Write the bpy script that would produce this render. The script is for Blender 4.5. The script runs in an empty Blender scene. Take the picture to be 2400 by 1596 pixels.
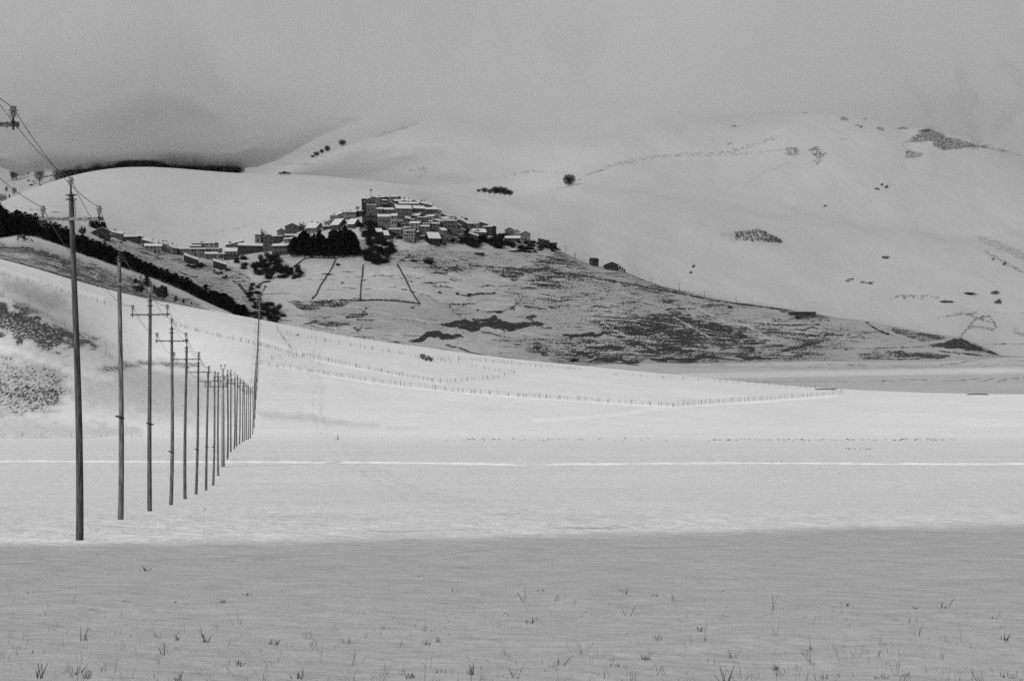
import bpy, math, random
import numpy as np
from mathutils import Vector, Matrix
random.seed(7)
SOFT_TINT = 0.95
sc = bpy.context.scene
COL = sc.collection
F = 6667.0        # focal length in photo pixels (100 mm on 36 mm, 2400 px wide)
HY = 1040.0       # photo row of the true horizon
CX = 1200.0
R = math.radians
CAMZ = 2.2

# ------------------------------------------------------------------ helpers
def tag(o, label=None, cat=None, group=None, kind=None):
    if label: o["label"] = label
    if cat: o["category"] = cat
    if group: o["group"] = group
    if kind: o["kind"] = kind
    return o

def empty(name, loc=(0, 0, 0), rz=0.0):
    o = bpy.data.objects.new(name, None)
    o.location = loc
    o.rotation_euler = (0, 0, rz)
    o.empty_display_size = 0.3
    COL.objects.link(o)
    return o

class MB:
    """collects faces for one mesh object"""
    def __init__(self):
        self.v = []; self.f = []; self.m = []
    def add(self, vs, fs, mi=0):
        n = len(self.v)
        self.v.extend([tuple(p) for p in vs])
        for q in fs:
            self.f.append(tuple(n + i for i in q)); self.m.append(mi)
    def box(self, c, s, mi=0, rot=None):
        hx, hy, hz = s[0] / 2, s[1] / 2, s[2] / 2
        vs = [Vector((x, y, z)) for x in (-hx, hx) for y in (-hy, hy) for z in (-hz, hz)]
        if rot is not None: vs = [rot @ p for p in vs]
        vs = [p + Vector(c) for p in vs]
        self.add(vs, [(0, 1, 3, 2), (4, 6, 7, 5), (0, 4, 5, 1), (2, 3, 7, 6), (0, 2, 6, 4), (1, 5, 7, 3)], mi)
    def tube(self, pts, rad, n=6, mi=0, cap=True):
        pts = [Vector(p) for p in pts]
        rings = []
        for i, p in enumerate(pts):
            a = pts[max(i - 1, 0)]; b = pts[min(i + 1, len(pts) - 1)]
            t = (b - a)
            if t.length < 1e-9: t = Vector((0, 0, 1))
            t.normalize()
            up = Vector((0, 0, 1)) if abs(t.z) < 0.9 else Vector((0, 1, 0))
            e1 = t.cross(up).normalized(); e2 = t.cross(e1)
            r = rad[i] if hasattr(rad, '__len__') else rad
            rings.append([p + (e1 * math.cos(2 * math.pi * k / n) + e2 * math.sin(2 * math.pi * k / n)) * r for k in range(n)])
        base = len(self.v)
        for rg in rings: self.v.extend([tuple(q) for q in rg])
        for i in range(len(pts) - 1):
            for k in range(n):
                a = base + i * n + k; b = base + i * n + (k + 1) % n
                self.f.append((a, a + n, b + n, b)); self.m.append(mi)
        if cap:
            self.f.append(tuple(base + k for k in range(n))); self.m.append(mi)
            self.f.append(tuple(base + (len(pts) - 1) * n + k for k in reversed(range(n)))); self.m.append(mi)
    def lathe(self, prof, n=12, c=(0, 0, 0), mi=0):
        base = len(self.v)
        for r, z in prof:
            for k in range(n):
                a = 2 * math.pi * k / n
                self.v.append((c[0] + r * math.cos(a), c[1] + r * math.sin(a), c[2] + z))
        for i in range(len(prof) - 1):
            for k in range(n):
                a = base + i * n + k; b = base + i * n + (k + 1) % n
                self.f.append((a, b, b + n, a + n)); self.m.append(mi)
        self.f.append(tuple(base + k for k in reversed(range(n)))); self.m.append(mi)
        self.f.append(tuple(base + (len(prof) - 1) * n + k for k in range(n))); self.m.append(mi)
    def mesh(self, name, mats, smooth=False):
        me = bpy.data.meshes.new(name)
        me.from_pydata(self.v, [], self.f)
        for m in (mats if isinstance(mats, (list, tuple)) else [mats]): me.materials.append(m)
        me.polygons.foreach_set("material_index", self.m)
        if smooth: me.polygons.foreach_set("use_smooth", [True] * len(self.f))
        me.update()
        return me
    def obj(self, name, mats, parent=None, smooth=False):
        return mobj(name, self.mesh(name, mats, smooth), parent)

def mobj(name, me, parent=None):
    o = bpy.data.objects.new(name, me)
    COL.objects.link(o)
    if parent is not None: o.parent = parent
    return o

def copy_tree(o, parent=None):
    c = o.copy(); COL.objects.link(c); c.parent = parent
    for ch in list(o.children): copy_tree(ch, c)
    return c

# ------------------------------------------------------------------ noise (numpy)
def _hash(ix, iy, seed):
    h = (ix.astype(np.int64) * 374761393 + iy.astype(np.int64) * 668265263 + seed * 1442695041) & 0xFFFFFFFF
    h = ((h ^ (h >> 13)) * 1274126177) & 0xFFFFFFFF
    h = h ^ (h >> 16)
    return (h & 0xFFFF) / 65535.0
def vnoise(x, y, seed=0):
    ix = np.floor(x); iy = np.floor(y)
    fx = x - ix; fy = y - iy
    fx = fx * fx * fx * (fx * (fx * 6 - 15) + 10); fy = fy * fy * fy * (fy * (fy * 6 - 15) + 10)
    a = _hash(ix, iy, seed); b = _hash(ix + 1, iy, seed); c = _hash(ix, iy + 1, seed); d = _hash(ix + 1, iy + 1, seed)
    return (a * (1 - fx) + b * fx) * (1 - fy) + (c * (1 - fx) + d * fx) * fy - 0.5
def fbm(x, y, seed=0, oct=4):
    s = 0; a = 1.0
    for i in range(oct):
        s = s + a * vnoise(x, y, seed + i * 17); x = x * 2.03; y = y * 2.03; a *= 0.5
    return s
def smooth1(a, n):
    if n < 2: return a
    k = np.hanning(2 * n + 1); k /= k.sum()
    return np.convolve(np.pad(a, n, mode='edge'), k, mode='valid')
def sstep(a, b, x):
    t = np.clip((x - a) / (b - a), 0, 1); return t * t * (3 - 2 * t)

# ------------------------------------------------------------------ materials (all neutral grey)
def newmat(name):
    m = bpy.data.materials.new(name); m.use_nodes = True
    nt = m.node_tree; nt.nodes.clear()
    out = nt.nodes.new("ShaderNodeOutputMaterial")
    bs = nt.nodes.new("ShaderNodeBsdfPrincipled")
    nt.links.new(bs.outputs[0], out.inputs[0])
    return m, nt, bs, out
def nd(nt, typ, **kw):
    n = nt.nodes.new(typ)
    for k, v in kw.items():
        if k.startswith("i_"):
            key = k[2:]
            key = int(key) if key.isdigit() else key
            n.inputs[key].default_value = v
        else: setattr(n, k, v)
    return n
def mth(nt, op, a, b=None, clamp=False):
    n = nt.nodes.new("ShaderNodeMath"); n.operation = op; n.use_clamp = clamp
    for i, q in enumerate((a, b)):
        if q is None: continue
        if isinstance(q, (int, float)): n.inputs[i].default_value = q
        else: nt.links.new(q, n.inputs[i])
    return n.outputs[0]
def grey(v): return (v, v, v, 1)
def noise_node(nt, scale, detail=3, rough=0.6, mapscale=None, coord="Object"):
    tc = nt.nodes.new("ShaderNodeTexCoord")
    src = tc.outputs[coord]
    if mapscale is not None:
        mp = nt.nodes.new("ShaderNodeMapping"); mp.inputs["Scale"].default_value = mapscale
        nt.links.new(src, mp.inputs[0]); src = mp.outputs[0]
    n = nt.nodes.new("ShaderNodeTexNoise")
    n.inputs["Scale"].default_value = scale; n.inputs["Detail"].default_value = detail
    n.inputs["Roughness"].default_value = rough
    nt.links.new(src, n.inputs["Vector"])
    return n.outputs["Fac"]
def ramp(nt, fac, stops):
    r = nt.nodes.new("ShaderNodeValToRGB")
    e = r.color_ramp.elements
    while len(e) < len(stops): e.new(0.5)
    for q, (p, v) in zip(e, stops): q.position = p; q.color = grey(v)
    nt.links.new(fac, r.inputs[0])
    return r.outputs[0]
def simple(name, lo, hi, scale=3.0, rough=0.85, bump=0.0, mapscale=None, detail=3, p0=0.35, p1=0.65, spec=0.2, rand=0.0):
    m, nt, bs, out = newmat(name)
    n = noise_node(nt, scale, detail, mapscale=mapscale)
    c = ramp(nt, n, [(p0, lo), (p1, hi)])
    if rand:
        oi = nt.nodes.new("ShaderNodeObjectInfo")
        k = mth(nt, 'ADD', mth(nt, 'MULTIPLY', oi.outputs["Random"], rand), 1 - rand / 2)
        mx = nd(nt, "ShaderNodeMix", data_type='RGBA', blend_type='MULTIPLY'); mx.inputs[0].default_value = 1
        nt.links.new(c, mx.inputs[6]); nt.links.new(k, mx.inputs[7]); c = mx.outputs[2]
    nt.links.new(c, bs.inputs["Base Color"])
    bs.inputs["Roughness"].default_value = rough
    bs.inputs["Specular IOR Level"].default_value = spec
    if bump:
        b = nd(nt, "ShaderNodeBump", i_Strength=bump, i_Distance=0.05)
        nt.links.new(n, b.inputs["Height"]); nt.links.new(b.outputs[0], bs.inputs["Normal"])
    return m

def snow_mat(name, tuft, alb0, alb1, patch, ripple=None, dark0=0.015, dark1=0.06, aniso=(1, 1, 1), gain=1.0, tw=0.07, detail=4, bn=0.9, bk=5.0, boff=0.42, streak=None, terr=None):
    """snow with tufts breaking through where the painted 'cover' attribute is high; 'bare' is solid bare ground; 'fresh' is cleaner snow, plus a sunlit streak painted into the colour"""
    m, nt, bs, out = newmat(name)
    L = nt.links
    cov = nd(nt, "ShaderNodeAttribute", attribute_name="cover").outputs["Fac"]
    bare = nd(nt, "ShaderNodeAttribute", attribute_name="bare").outputs["Fac"]
    fresh_or_sunlit = nd(nt, "ShaderNodeAttribute", attribute_name="fresh_or_sunlit").outputs["Fac"]
    n1 = noise_node(nt, tuft, detail, 0.62, mapscale=aniso)
    n2 = noise_node(nt, patch, 4, 0.55)
    if terr:                                  # grass lying in bands along the contours
        n3 = noise_node(nt, terr[0], 5, 0.62, mapscale=terr[1])
        n1 = mth(nt, 'ADD', mth(nt, 'MULTIPLY', n1, 1 - terr[2]), mth(nt, 'MULTIPLY', n3, terr[2]))
    # tuft threshold: noise > 1 - cover
    c2 = mth(nt, 'ADD', cov, mth(nt, 'MULTIPLY', mth(nt, 'SUBTRACT', n2, 0.5), mth(nt, 'MULTIPLY', cov, 0.9)))
    th = mth(nt, 'SUBTRACT', 0.80, mth(nt, 'MULTIPLY', c2, 0.42 * gain))
    tf = mth(nt, 'MULTIPLY', mth(nt, 'SUBTRACT', n1, th), 1.0 / tw, clamp=True)
    tf = mth(nt, 'MULTIPLY', tf, mth(nt, 'GREATER_THAN', cov, 0.004))
    bf = mth(nt, 'MULTIPLY', mth(nt, 'SUBTRACT', mth(nt, 'ADD', bare, mth(nt, 'MULTIPLY', mth(nt, 'SUBTRACT', n1, 0.5), bn)), boff), bk, clamp=True)
    bf = mth(nt, 'MULTIPLY', bf, mth(nt, 'GREATER_THAN', bare, 0.02))
    soft = mth(nt, 'MULTIPLY', mth(nt, 'MULTIPLY', c2, SOFT_TINT), n1, clamp=True)
    fac = mth(nt, 'MAXIMUM', mth(nt, 'MAXIMUM', tf, bf), soft)
    snow = ramp(nt, n2, [(0.3, alb0), (0.7, alb1)])
    mx0 = nd(nt, "ShaderNodeMix", data_type='RGBA')
    L.new(fresh_or_sunlit, mx0.inputs[0]); L.new(snow, mx0.inputs[6]); mx0.inputs[7].default_value = grey(0.92)
    scol = mx0.outputs[2]
    if streak:
        ns = noise_node(nt, streak[0], 6, 0.68, mapscale=streak[1])
        k = nd(nt, "ShaderNodeMapRange"); k.inputs[1].default_value = 0.25; k.inputs[2].default_value = 0.75; k.inputs[3].default_value = 1 - streak[2]; k.inputs[4].default_value = 1 + streak[2]
        L.new(ns, k.inputs[0])
        mm = nd(nt, "ShaderNodeMix", data_type='RGBA', blend_type='MULTIPLY'); mm.inputs[0].default_value = 1
        L.new(scol, mm.inputs[6]); L.new(k.outputs[0], mm.inputs[7]); scol = mm.outputs[2]
    drk = ramp(nt, n1, [(0.35, dark0), (0.75, dark1)])
    mx = nd(nt, "ShaderNodeMix", data_type='RGBA')
    L.new(fac, mx.inputs[0]); L.new(scol, mx.inputs[6]); L.new(drk, mx.inputs[7])
    L.new(mx.outputs[2], bs.inputs["Base Color"])
    bs.inputs["Roughness"].default_value = 0.8
    bs.inputs["Specular IOR Level"].default_value = 0.1
    h = None
    if ripple:
        sc_, ms_, st, dist = ripple
        nr = noise_node(nt, sc_, 5, 0.6, mapscale=ms_)
        b = nd(nt, "ShaderNodeBump", i_Strength=st, i_Distance=dist)
        L.new(nr, b.inputs["Height"]); L.new(b.outputs[0], bs.inputs["Normal"])
    return m

M = {}
M['snow_field'] = snow_mat('wind_packed_snow', 5.0, 0.69, 0.76, 0.05, ripple=(1.5, (0.9, 1.0, 1.0), 1.0, 0.20), streak=(1.1, (0.8, 1.0, 1.0), 0.16))
M['snow_near'] = snow_mat('hillside_snow', 2.3, 0.75, 0.81, 0.02, ripple=(0.25, (1, 0.6, 1), 0.5, 0.5), aniso=(1.0, 0.16, 0.25), dark0=0.025, dark1=0.10, gain=1.12, tw=0.14, streak=(0.5, (0.5, 0.5, 0.8), 0.06))
M['snow_village'] = snow_mat('patchy_snow', 1.3, 0.67, 0.74, 0.02, ripple=(0.15, (1, 1, 1), 0.5, 0.8), aniso=(0.75, 0.22, 0.45), dark0=0.02, dark1=0.10, gain=1.02, tw=0.11, bn=2.4, bk=3.0, boff=0.46, streak=(0.35, (0.5, 0.5, 0.8), 0.06), terr=(1.0, (0.07, 0.10, 0.9), 0.5))
M['snow_far'] = snow_mat('mountain_snow', 0.45, 0.72, 0.77, 0.004, ripple=(0.014, (1, 0.9, 1), 0.55, 9.0), dark0=0.05, dark1=0.16, aniso=(0.9, 0.22, 0.5), tw=0.2, bn=1.7, bk=1.6, boff=0.26, streak=(0.009, (0.9, 0.8, 1), 0.05))
M['wood'] = simple('weathered_pole_wood', 0.028, 0.19, 2.2, 0.9, 0.5, mapscale=(14, 14, 0.7), detail=5, p0=0.38, p1=0.64, rand=0.5)
M['wood_dark'] = simple('dark_pole_wood', 0.018, 0.12, 2.2, 0.9, 0.6, mapscale=(16, 16, 0.9), detail=6, p0=0.36, p1=0.66)
M['concrete'] = simple('pole_concrete', 0.20, 0.27, 5, 0.9)
M['arm'] = simple('galvanised_arm', 0.06, 0.24, 9, 0.6, 0.2, detail=5, rand=0.3)
M['iron'] = simple('dark_iron', 0.015, 0.05, 12, 0.6)
M['glass'] = simple('insulator_glass', 0.10, 0.42, 24, 0.25, 0, spec=0.6)
M['wire'] = simple('wire_metal', 0.012, 0.03, 6, 0.6)
M['post'] = simple('fence_wood', 0.04, 0.12, 7, 0.9, rand=0.6)
M['stone'] = simple('village_stone', 0.085, 0.20, 1.1, 0.95, 0.3, detail=6, rand=0.7)
M['plaster'] = simple('pale_plaster', 0.17, 0.30, 0.8, 0.95, 0.1, detail=5, rand=0.5)
M['darkwall'] = simple('dark_wall', 0.04, 0.10, 0.9, 0.95, 0.2, detail=5, rand=0.6)
M['tile'] = simple('roof_tile_edge', 0.02, 0.05, 3, 0.95)
M['roofsnow'] = simple('roof_snow', 0.84, 0.92, 0.5, 0.9, 0.1)
M['pane'] = simple('window_dark', 0.008, 0.02, 2, 0.4)
M['trim'] = simple('window_trim', 0.20, 0.30, 2, 0.8)
M['needle'] = simple('pine_needles', 0.008, 0.034, 1.3, 0.95, rand=0.6)
M['bark'] = simple('bark', 0.02, 0.05, 2.5, 0.95)
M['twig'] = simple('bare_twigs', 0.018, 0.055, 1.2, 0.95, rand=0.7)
M['twigfar'] = simple('hazed_twigs', 0.10, 0.18, 0.6, 0.95, rand=0.5)  # paler than the near twigs: fog haze put into the colour
M['straw'] = simple('dry_grass', 0.02, 0.30, 0.9, 0.9, p0=0.38, p1=0.6)
M['wallstone'] = simple('field_wall_stone', 0.02, 0.09, 1.5, 0.95)
M['paint'] = simple('dark_vehicle_paint', 0.012, 0.03, 2, 0.4, spec=0.5)
M['rubber'] = simple('tyre_rubber', 0.010, 0.018, 4, 0.9)
M['bank'] = simple('ploughed_snow', 0.79, 0.88, 0.8, 0.9, 0.5)
SKY_BASE, SKY_VAR, SKY_BANK, SKY_STR = 2.3, 1.2, 1.3, 0.1
#          target (ground), altitude, half sizes, half thickness, leak of sunlight, seed, wobble
CLOUDS = [((640.0, -270.0), 330.0, 900.0, 500.0, 25.0, 0.52, 1.3, 0.0), ((100.0, 4960.0), 1300.0, 3400.0, 3720.0, 60.0, 0.56, 2.1, 1.0)]
FOG_DENS = 0.0017
# ------------------------------------------------------------------ terrain: one continuous relief, cut into named pieces of ground
PX = np.concatenate([-1500 - np.geomspace(20000, 60, 22), np.arange(-1500, -60, 40.0), np.arange(-60, 2460, 4.0), np.arange(2460, 3901, 40.0), 3900 + np.geomspace(60, 20000, 22)])
def pchip(x, y, q):
    hh = np.diff(x); dd = np.diff(y) / hh; m = np.zeros_like(y)
    a1 = 2 * hh[1:] + hh[:-1]; a2 = hh[1:] + 2 * hh[:-1]
    # Catmull-Rom style slopes: smoother than pchip across gentle bends
    m[1:-1] = (dd[:-1] * hh[1:] + dd[1:] * hh[:-1]) / (hh[1:] + hh[:-1]); m[0] = dd[0]; m[-1] = dd[-1]
    lim = np.zeros_like(y); lim[1:-1] = 3 * np.minimum(np.abs(dd[:-1]), np.abs(dd[1:])) + 0.05
    m[1:-1] = np.clip(m[1:-1], -lim[1:-1], lim[1:-1])
    i = np.clip(np.searchsorted(x, q) - 1, 0, len(x) - 2); t = np.clip((q - x[i]) / hh[i], 0, 1)
    return (y[i] * (1 + 2 * t) * (1 - t) ** 2 + hh[i] * m[i] * t * (1 - t) ** 2 + y[i + 1] * t * t * (3 - 2 * t) + hh[i] * m[i + 1] * t * t * (t - 1))
def cv(pts, n=0):
    p = np.array(pts, float)
    fine = np.arange(-1500, 3901, 4.0)
    y = pchip(p[:, 0], p[:, 1], np.clip(fine, p[0, 0], p[-1, 0]))
    if n: y = smooth1(y, n)
    return np.interp(PX, fine, y)
one = np.ones_like(PX)
yA = cv([(-900, 400), (0, 609), (153, 651), (356, 702), (611, 749), (763, 779), (1018, 817), (1221, 843), (1323, 853), (1425, 863), (1628, 883), (1883, 906), (2036, 915), (2239, 922), (2400, 924), (3400, 935)], 12)
dA = cv([(-900, 900), (0, 1000), (600, 1080), (1200, 1200), (2400, 1250), (3400, 1250)], 30)
wS = 1 - sstep(60, 620, PX)                      # the spur on the left
yS_l = cv([(-900, 420), (0, 690), (60, 712), (105, 738), (170, 774), (265, 814), (340, 846), (470, 885), (620, 925), (3400, 1000)], 14)
yline = 1027 + (yA - 1027) * 0.42
yS = yS_l * wS + yline * (1 - wS)
dS = 760 * one
yS2 = (yS + 4) * wS + (1027 + (yA - 1027) * 0.50) * (1 - wS)
dS2 = 800 * one
def resm(y, n):
    fine = np.arange(-1500, 3901, 4.0); return np.interp(PX, fine, smooth1(np.interp(fine, PX, y), n))
yS = resm(yS, 26); yS2 = resm(yS2, 26)
yB = cv([(-900, 430), (0, 558), (65, 553), (107, 563), (162, 584), (191, 596), (273, 624), (335, 644), (400, 670), (487, 710), (540, 733), (600, 760)], 5)
hidR = sstep(520, 680, PX)
yB = yB * (1 - hidR) + (yA + 9) * hidR
rise = cv([(-900, 70), (0, 52), (100, 46), (200, 36), (300, 26), (450, 18), (600, 12), (3400, 4)], 10)
yB2 = (yB - rise) * (1 - hidR) + (yA + 10) * hidR
yV = (yB2 + 22) * (1 - hidR) + np.minimum(yA + 12, yA + 12) * hidR
plain = sstep(1100, 1600, PX)
yV = yV * (1 - plain) + (yA - 6) * plain
yFt = cv([(-900, 600), (0, 560), (200, 612), (400, 690), (600, 765), (800, 800), (1000, 836), (1100, 846), (1200, 853), (1300, 859), (1400, 854), (1700, 850), (1900, 845), (2100, 846), (2250, 843), (2330, 839), (2400, 837), (3400, 837)], 20)
yC = cv([(-900, 380), (0, 500), (150, 508), (190, 524), (225, 537), (290, 560), (340, 575), (400, 590), (470, 597), (530, 598), (580, 588), (640, 570), (700, 543), (760, 517), (830, 497), (900, 478), (960, 474), (1000, 486), (1030, 503), (1080, 525), (1130, 545), (1180, 553), (1240, 567), (1290, 581), (1320, 592), (1350, 605), (1380, 618), (1440, 631), (1470, 639), (1500, 652), (1560, 673), (1640, 691), (1702, 706), (1770, 714), (1844, 725), (1912, 735), (1946, 742), (2034, 753), (2075, 761), (2177, 780), (2255, 793), (2312, 816), (2340, 830), (2367, 836), (2400, 836.5), (3400, 836)], 4)
dC = cv([(-900, 1900), (0, 1900), (500, 1960), (900, 2020), (1300, 2000), (1800, 1950), (2300, 1880), (3400, 1880)], 20)
dFt = cv([(-900, 1640), (600, 1700), (1200, 1760), (2400, 1790), (3400, 1790)], 20)
rgt = sstep(2260, 2370, PX)
yC2 = (yC + 14) * (1 - rgt) + (yC - 2) * rgt
yE0 = (yC + 9) * (1 - rgt) + (yC - 8) * rgt
yE1 = cv([(-900, 700), (0, 474), (60, 447), (100, 433), (160, 414), (200, 404), (250, 396), (300, 391), (350, 391), (400, 394), (470, 400), (550, 405.5), (640, 408), (700, 410), (850, 421), (1000, 438), (1100, 448), (1200, 460), (1300, 455), (1340, 450), (1450, 455), (1600, 475), (2000, 530), (2400, 590), (3400, 700)], 16)
hidL = sstep(1100, 1500, PX)
yE1b = (yE1 + 5) * (1 - hidL) + (yE1 - 22) * hidL
yE2 = cv([(-900, 760), (0, 520), (300, 450), (550, 425), (634, 407), (668, 390), (725, 370), (800, 346), (817, 339), (878, 318), (940, 297), (977, 287), (1100, 272), (1300, 262), (1480, 255), (1600, 262), (1700, 267), (1830, 262), (1886, 263), (1979, 271), (2036, 279), (2090, 292), (2132, 302), (2171, 301), (2210, 312), (2300, 334), (2400, 366), (2600, 430), (3400, 650)], 8)
yE3 = cv([(-900, 500), (0, 410), (150, 392), (300, 396), (500, 412), (550, 406), (580, 391), (645, 363), (700, 345), (780, 318), (860, 296), (960, 290), (1200, 285), (1700, 290), (1900, 300), (2100, 320), (2400, 380), (3400, 560)], 4)
yG = cv([(-900, 330), (0, 325), (300, 335), (600, 335), (700, 325), (800, 310), (900, 300), (1700, 280), (1800, 262), (1900, 235), (2000, 205), (2150, 150), (2300, 105), (2400, 70), (2700, -20), (3400, -40)], 10)
yEnd = yG + 60

fieldz = [(6, -2.12), (15, -2.13), (26, -2.17), (40, -2.28), (58, -2.5), (80, -2.68), (107, -2.82), (134, -3.18), (161, -3.36), (188, -3.56), (215, -3.76), (240, -3.86), (262, -3.55), (290, -2.85), (318, -2.0), (345, -1.15), (390, -0.55), (470, 0.35)]
KD = [np.full_like(PX, d) for d, z in fieldz] + [570 * one, dS, dS2, dA, dA + 40, 1350 * one, 1430 * one, 1520 * one, dFt, dC, dC + 110, 2420 * one, 2900 * one, 3050 * one, 3500 * one, 3900 * one, 4600 * one, 5600 * one]
KY = [HY - np.full_like(PX, z / d * F) for d, z in fieldz] + [1027 * one, yS, yS2, yA, yA + 5, yB, yB2, yV, yFt, yC, yC2, yE0, yE1, yE1b, yE2, yE3, yG, yEnd]
NF = len(fieldz)
iF, iS, iS2, iA, iA2, iB, iB2, iV, iFt, iC, iC2, iE0, iE1, iE1b, iE2, iE3, iG, iEnd = range(NF, NF + 18)
ROWN = [6, 30, 60, 60, 50, 34, 18, 14, 12, 12, 10, 8, 12, 14, 16, 18, 14, 14] + [64, 10, 74, 5, 20, 40, 20, 24, 240, 6, 16, 90, 6, 90, 40, 24, 24]
ROWN = ROWN[:NF - 1] + [16] + ROWN[NF:] if False else ROWN
KD = np.array(KD); KY = np.array(KY)
nseg = KD.shape[0] - 1
assert len(ROWN) >= nseg - 0, (len(ROWN), nseg)
ROWN = ROWN[:nseg]
# monotone cubic (PCHIP) slopes, vectorised over columns
h = np.diff(KD, axis=0); dl = np.diff(KY, axis=0) / h
sl = np.zeros_like(KY)
w1 = 2 * h[1:] + h[:-1]; w2 = h[1:] + 2 * h[:-1]
same = dl[1:] * dl[:-1] > 0
with np.errstate(divide='ignore', invalid='ignore'):
    hm = (w1 + w2) / (w1 / dl[:-1] + w2 / dl[1:])
sl[1:-1] = np.where(same, hm, 0); sl[0] = dl[0]; sl[-1] = dl[-1]
for k_ in (iS, iS2, iE1, iE1b): sl[k_] = resm(sl[k_], 34)
rowsD = []; rowsY = []; rowseg = []
for s in range(nseg):
    n = ROWN[s]
    for k in range(n):
        t = k / n
        D = KD[s] * (KD[s + 1] / KD[s]) ** t
        u = (D - KD[s]) / h[s]
        Y = (KY[s] * (1 + 2 * u) * (1 - u) ** 2 + h[s] * sl[s] * u * (1 - u) ** 2 + KY[s + 1] * u * u * (3 - 2 * u) + h[s] * sl[s + 1] * u * u * (u - 1))
        rowsD.append(D); rowsY.append(Y); rowseg.append(s)
rowsD.append(KD[-1]); rowsY.append(KY[-1]); rowseg.append(nseg - 1)
TD = np.array(rowsD); TY = np.array(rowsY); SEG = np.array(rowseg)
TPX = np.broadcast_to(PX, TD.shape)
X = (TPX - CX) / F * TD
Z = (HY - TY) / F * TD
ROW0 = {}
for s in range(nseg): ROW0[s] = int(np.argmax(SEG == s))
# relief
def wseg(d0, d1, d2, d3): return sstep(d0, d1, TD) * (1 - sstep(d2, d3, TD))
Z = Z + wseg(20, 40, 480, 600) * (0.05 * fbm(X / 6, TD / 9, 3) + 0.10 * fbm(X / 30, TD / 40, 5, 2))
Z = Z + wseg(12, 18, 110, 200) * (0.075 * fbm(X / 1.5, TD / 2.2, 61, 3) + 0.10 * fbm(X / 5.0, TD / 4.0, 63, 2))
Z = Z + wseg(600, 720, 1000, 1090) * (0.9 * fbm(X / 45, TD / 60, 9, 3))
segC = ((SEG >= iFt) & (SEG < iC))[:, None]
kC = np.clip((TD - KD[iFt]) / (KD[iC] - KD[iFt]), 0, 1)
envC = np.where(segC, sstep(0, 0.12, kC) * (1 - sstep(0.8, 1.0, kC)), 0)
Z = Z + envC * (2.6 * fbm(X / 70, TD / 55, 21, 3) + 0.7 * fbm(X / 16, TD / 8, 24, 3))
segE = (SEG >= iE0)[:, None]
envE = np.where(segE, sstep(2420, 2600, TD), 0) * (1 - 0.75 * np.exp(-((TD - 2900) / 60.0) ** 2) * (PX < 1300)) * (1 - 0.9 * np.exp(-((TD - 3500) / 60.0) ** 2))
Z = Z + envE * (6.0 * fbm(X / 330 + 0.3 * TD / 300, TD / 420, 31, 3) + 3.5 * fbm(X / 110, TD / 300, 33, 3) - 3.0 * np.abs(fbm(X / 160 + TD / 500, TD / 700, 37, 3)))
TY = HY - Z / TD * F

# painted ground cover -------------------------------------------------------
cover = np.zeros_like(Z); bare = np.zeros_like(Z); fresh_or_sunlit = np.zeros_like(Z)
def zone(s0, s1): return (SEG >= s0) & (SEG < s1)
zA = zone(iF, iA); zB = zone(iA2, iB2); zC = zone(iB2, iC2); zE = zone(iC2, iEnd); zD = zone(iV, iFt)[:, None]
def winding(poly, x, y):
    """soft inside test: distance to the polygon edge, positive inside"""
    inside = np.zeros(x.shape, bool); dist = np.full(x.shape, 1e9)
    n = len(poly)
    for i in range(n):
        x0, y0 = poly[i]; x1, y1 = poly[(i + 1) % n]
        c = ((y0 > y) != (y1 > y))
        with np.errstate(divide='ignore', invalid='ignore'):
            xi = (x1 - x0) * (y - y0) / (y1 - y0 + 1e-12) + x0
        inside ^= c & (x < xi)
        dx, dy = x1 - x0, y1 - y0
        t = np.clip(((x - x0) * dx + (y - y0) * dy) / (dx * dx + dy * dy + 1e-9), 0, 1)
        dist = np.minimum(dist, np.hypot(x - x0 - t * dx, y - y0 - t * dy))
    return np.where(inside, dist, -dist)
def paint(arr, rows, fn, bbox):
    r = np.where(rows)[0]; r0, r1 = r.min(), r.max() + 1
    c0 = np.searchsorted(PX, bbox[0]); c1 = np.searchsorted(PX, bbox[2])
    x = TPX[r0:r1, c0:c1]; y = TY[r0:r1, c0:c1]
    arr[r0:r1, c0:c1] = np.maximum(arr[r0:r1, c0:c1], fn(x, y) * rows[r0:r1, None])
def poly(arr, rows, pts, v, soft=8, wob=0.0, seed=1):
    p = np.array(pts, float); b = (p[:, 0].min() - 30, 0, p[:, 0].max() + 30, 0)
    def fn(x, y):
        d = winding(pts, x, y)
        if wob: d = d + wob * 2 * fbm(x / 22, y / 9, seed, 3)
        return v * sstep(-soft * 0.5, soft, d)
    paint(arr, rows, fn, b)
def ell(arr, rows, x0, y0, x1, y1, v=1.0, tilt=0.0, wob=0.35, seed=2):
    cx, cy, rx, ry = (x0 + x1) / 2, (y0 + y1) / 2, abs(x1 - x0) / 2, abs(y1 - y0) / 2
    def fn(x, y):
        yy = y - cy - tilt * (x - cx); yy = yy + wob * ry * 2.4 * fbm(x / (rx * 0.35 + 8), y / 60 + seed, seed, 3)
        q = ((x - cx) / rx) ** 2 + (yy / ry) ** 2
        return v * (1 - sstep(0.6, 1.15, q))
    paint(arr, rows, fn, (x0 - 15, 0, x1 + 15, 0))
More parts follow.
